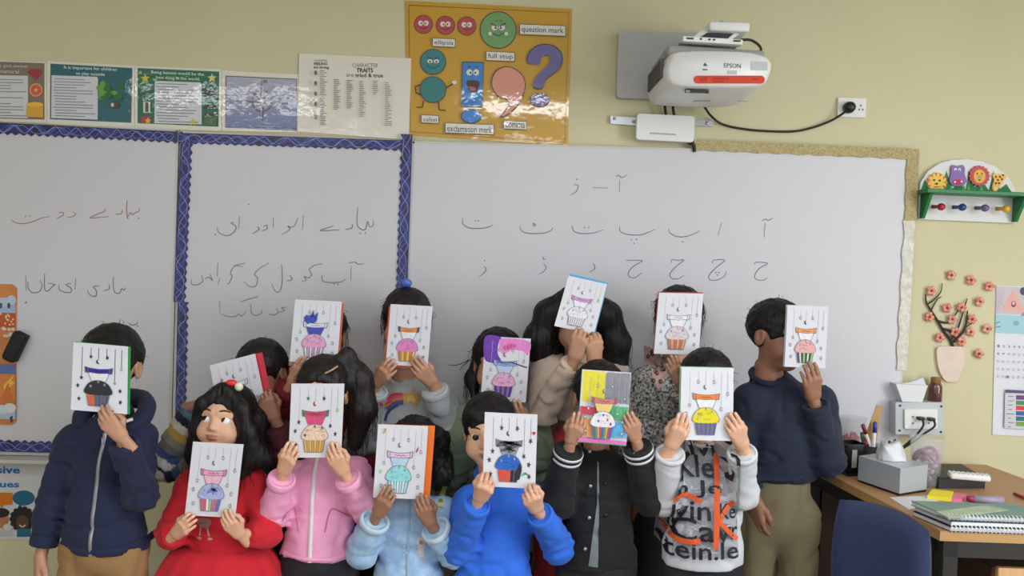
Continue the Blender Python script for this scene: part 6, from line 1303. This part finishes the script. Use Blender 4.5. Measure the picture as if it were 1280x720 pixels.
# 12 girl in speckled cardigan
M_tw = mat('speckled_tweed', (196, 194, 192), .9, rgb2=(26, 26, 30), vscale=130, bump=.5, bscale=160)
O = person('girl in a black and white speckled cardigan with a leopard scarf', 'p12', BK - .03, (849, 399), 1.0, (0, -4, 0), 'b', 'plain', (806, 478), (890, 482),
    dict(e=(792, 560, 0.0), w=(800, 630, -.02), hand='relax'), dict(e=(884, 545, -.07), w=(850, 480, .02), tip=(838, 444)), 640, M_tw, s=1.04, fold=.006, hairm=M_hairb, seed=12, sleeve=(.056, .052, .042), top='cardigan')
rnd = random.Random(3)
for nm, pl, x0, x1, y0_, y1_, n in (('leopard_scarf', [(817, 440), (836, 446), (838, 470), (826, 490), (818, 478)], 819, 834, 446, 484, 9), ('leopard_hem', [(800, 600), (824, 596), (822, 640), (803, 641)], 804, 820, 602, 638, 12)):
    P = Print(gmap(O), .0002); P.poly(pl, (200, 160, 154))
    for i in range(n): x, y_ = rnd.uniform(x0, x1), rnd.uniform(y0_, y1_); P.ell(x, y_, 2.6, 3.0, (30, 26, 30), 8).ell(x + .3, y_, 1.3, 1.5, (150, 104, 100), 8)
    gprint(O, P, nm, M_print)
# 13 boy in lettered white shirt
M_ws = cloth('white_cotton', (206, 208, 214), var=.04)
O = person('boy in a white shirt covered with big black and orange lettering', 'p13', FR, (884, 483), 1.0, (0, -6, 0), 'a', 'crop', (846, 584), (924, 582),
    dict(e=(831, 624, -.06), w=(836, 564, .02), tip=(855, 516)), dict(e=(928, 618, -.06), w=(931, 564, .02), tip=(911, 516)), 716, M_ws, s=.97, collar=True, fold=.004, seed=13, sleeve=(.045, .045, .042), cuff=(M_ws, .012, .002), top='shirt', tw=(.125, .086))
P = Print(gmap(O), .00015); P.poly([(853, 556), (916, 558), (925, 640), (928, 702), (832, 697), (840, 630), (848, 590)], (168, 170, 178)); rnd = random.Random(9)
for i in range(90):
    x, y_ = rnd.uniform(846, 914), rnd.uniform(562, 694); P.line(cat([(x - rnd.uniform(2, 6), y_ + rnd.uniform(-3, 3)), (x, y_ + rnd.uniform(-3, 3)), (x + rnd.uniform(2, 6), y_ + rnd.uniform(-3, 3))], 2), .7, rnd.choice([(206, 208, 212), (206, 208, 212), (120, 122, 132)]))
Kc = (22, 24, 36)
for t, x0, y0_, x1, y1_ in (('alvin', 852, 556, 916, 574), ('Klen', 849, 573, 912, 599), ('n Je', 845, 602, 903, 624), ('lvin', 838, 627, 889, 652), ('Ke', 900, 630, 921, 650), ('Cav', 841, 650, 916, 678), ('r', 916, 660, 924, 676), ('tein.le', 832, 678, 925, 700)): P.text(t, x0, y0_, x1, y1_, Kc, 0.012)
Or = (226, 92, 40)
P.line(cat([(839, 622), (850, 618), (862, 621), (878, 629)], 4), 6, Or).line(cat([(834, 656), (836, 668), (846, 677), (860, 679), (876, 677)], 4), 6.5, Or).line([(898.5, 570), (895, 686)], 7, Or).line([(916, 626), (898, 652)], 5.5, Or).line([(898, 650), (912, 666), (924, 677)], 5.5, Or)
gprint(O, P, 'lettering', M_print)
# 14 boy in navy sweater at the right
M_nv = cloth('navy_knit', (24, 32, 54))
O = person('boy in a dark navy sweater and khaki trousers at the right end', 'p14', -0.32, (973, 420), 1.07, (36, -4, 4), 'c', 'short', (938, 500), (1024, 502),
    dict(e=(922, 572, 0.0), w=(944, 626, -.06), hand='relax', d=(.12, -.1, -1)), dict(e=(1034, 574, -.05), w=(1018, 506, .02), tip=(1010, 452)), 606, M_nv, s=1.12, collar=True, fold=.005, seed=14, sleeve=(.052, .048, .038), pants=cloth('khaki_cotton', (122, 112, 84)), cuff=(M_nv, .02, .001), top='sweater')
strip('hem_band', O.F, [gx(O, 938, 598), gx(O, 960, 603), gx(O, 985, 603), gx(O, 1006, 598)], .012, M_nv, O.gar, O.y0, .003)
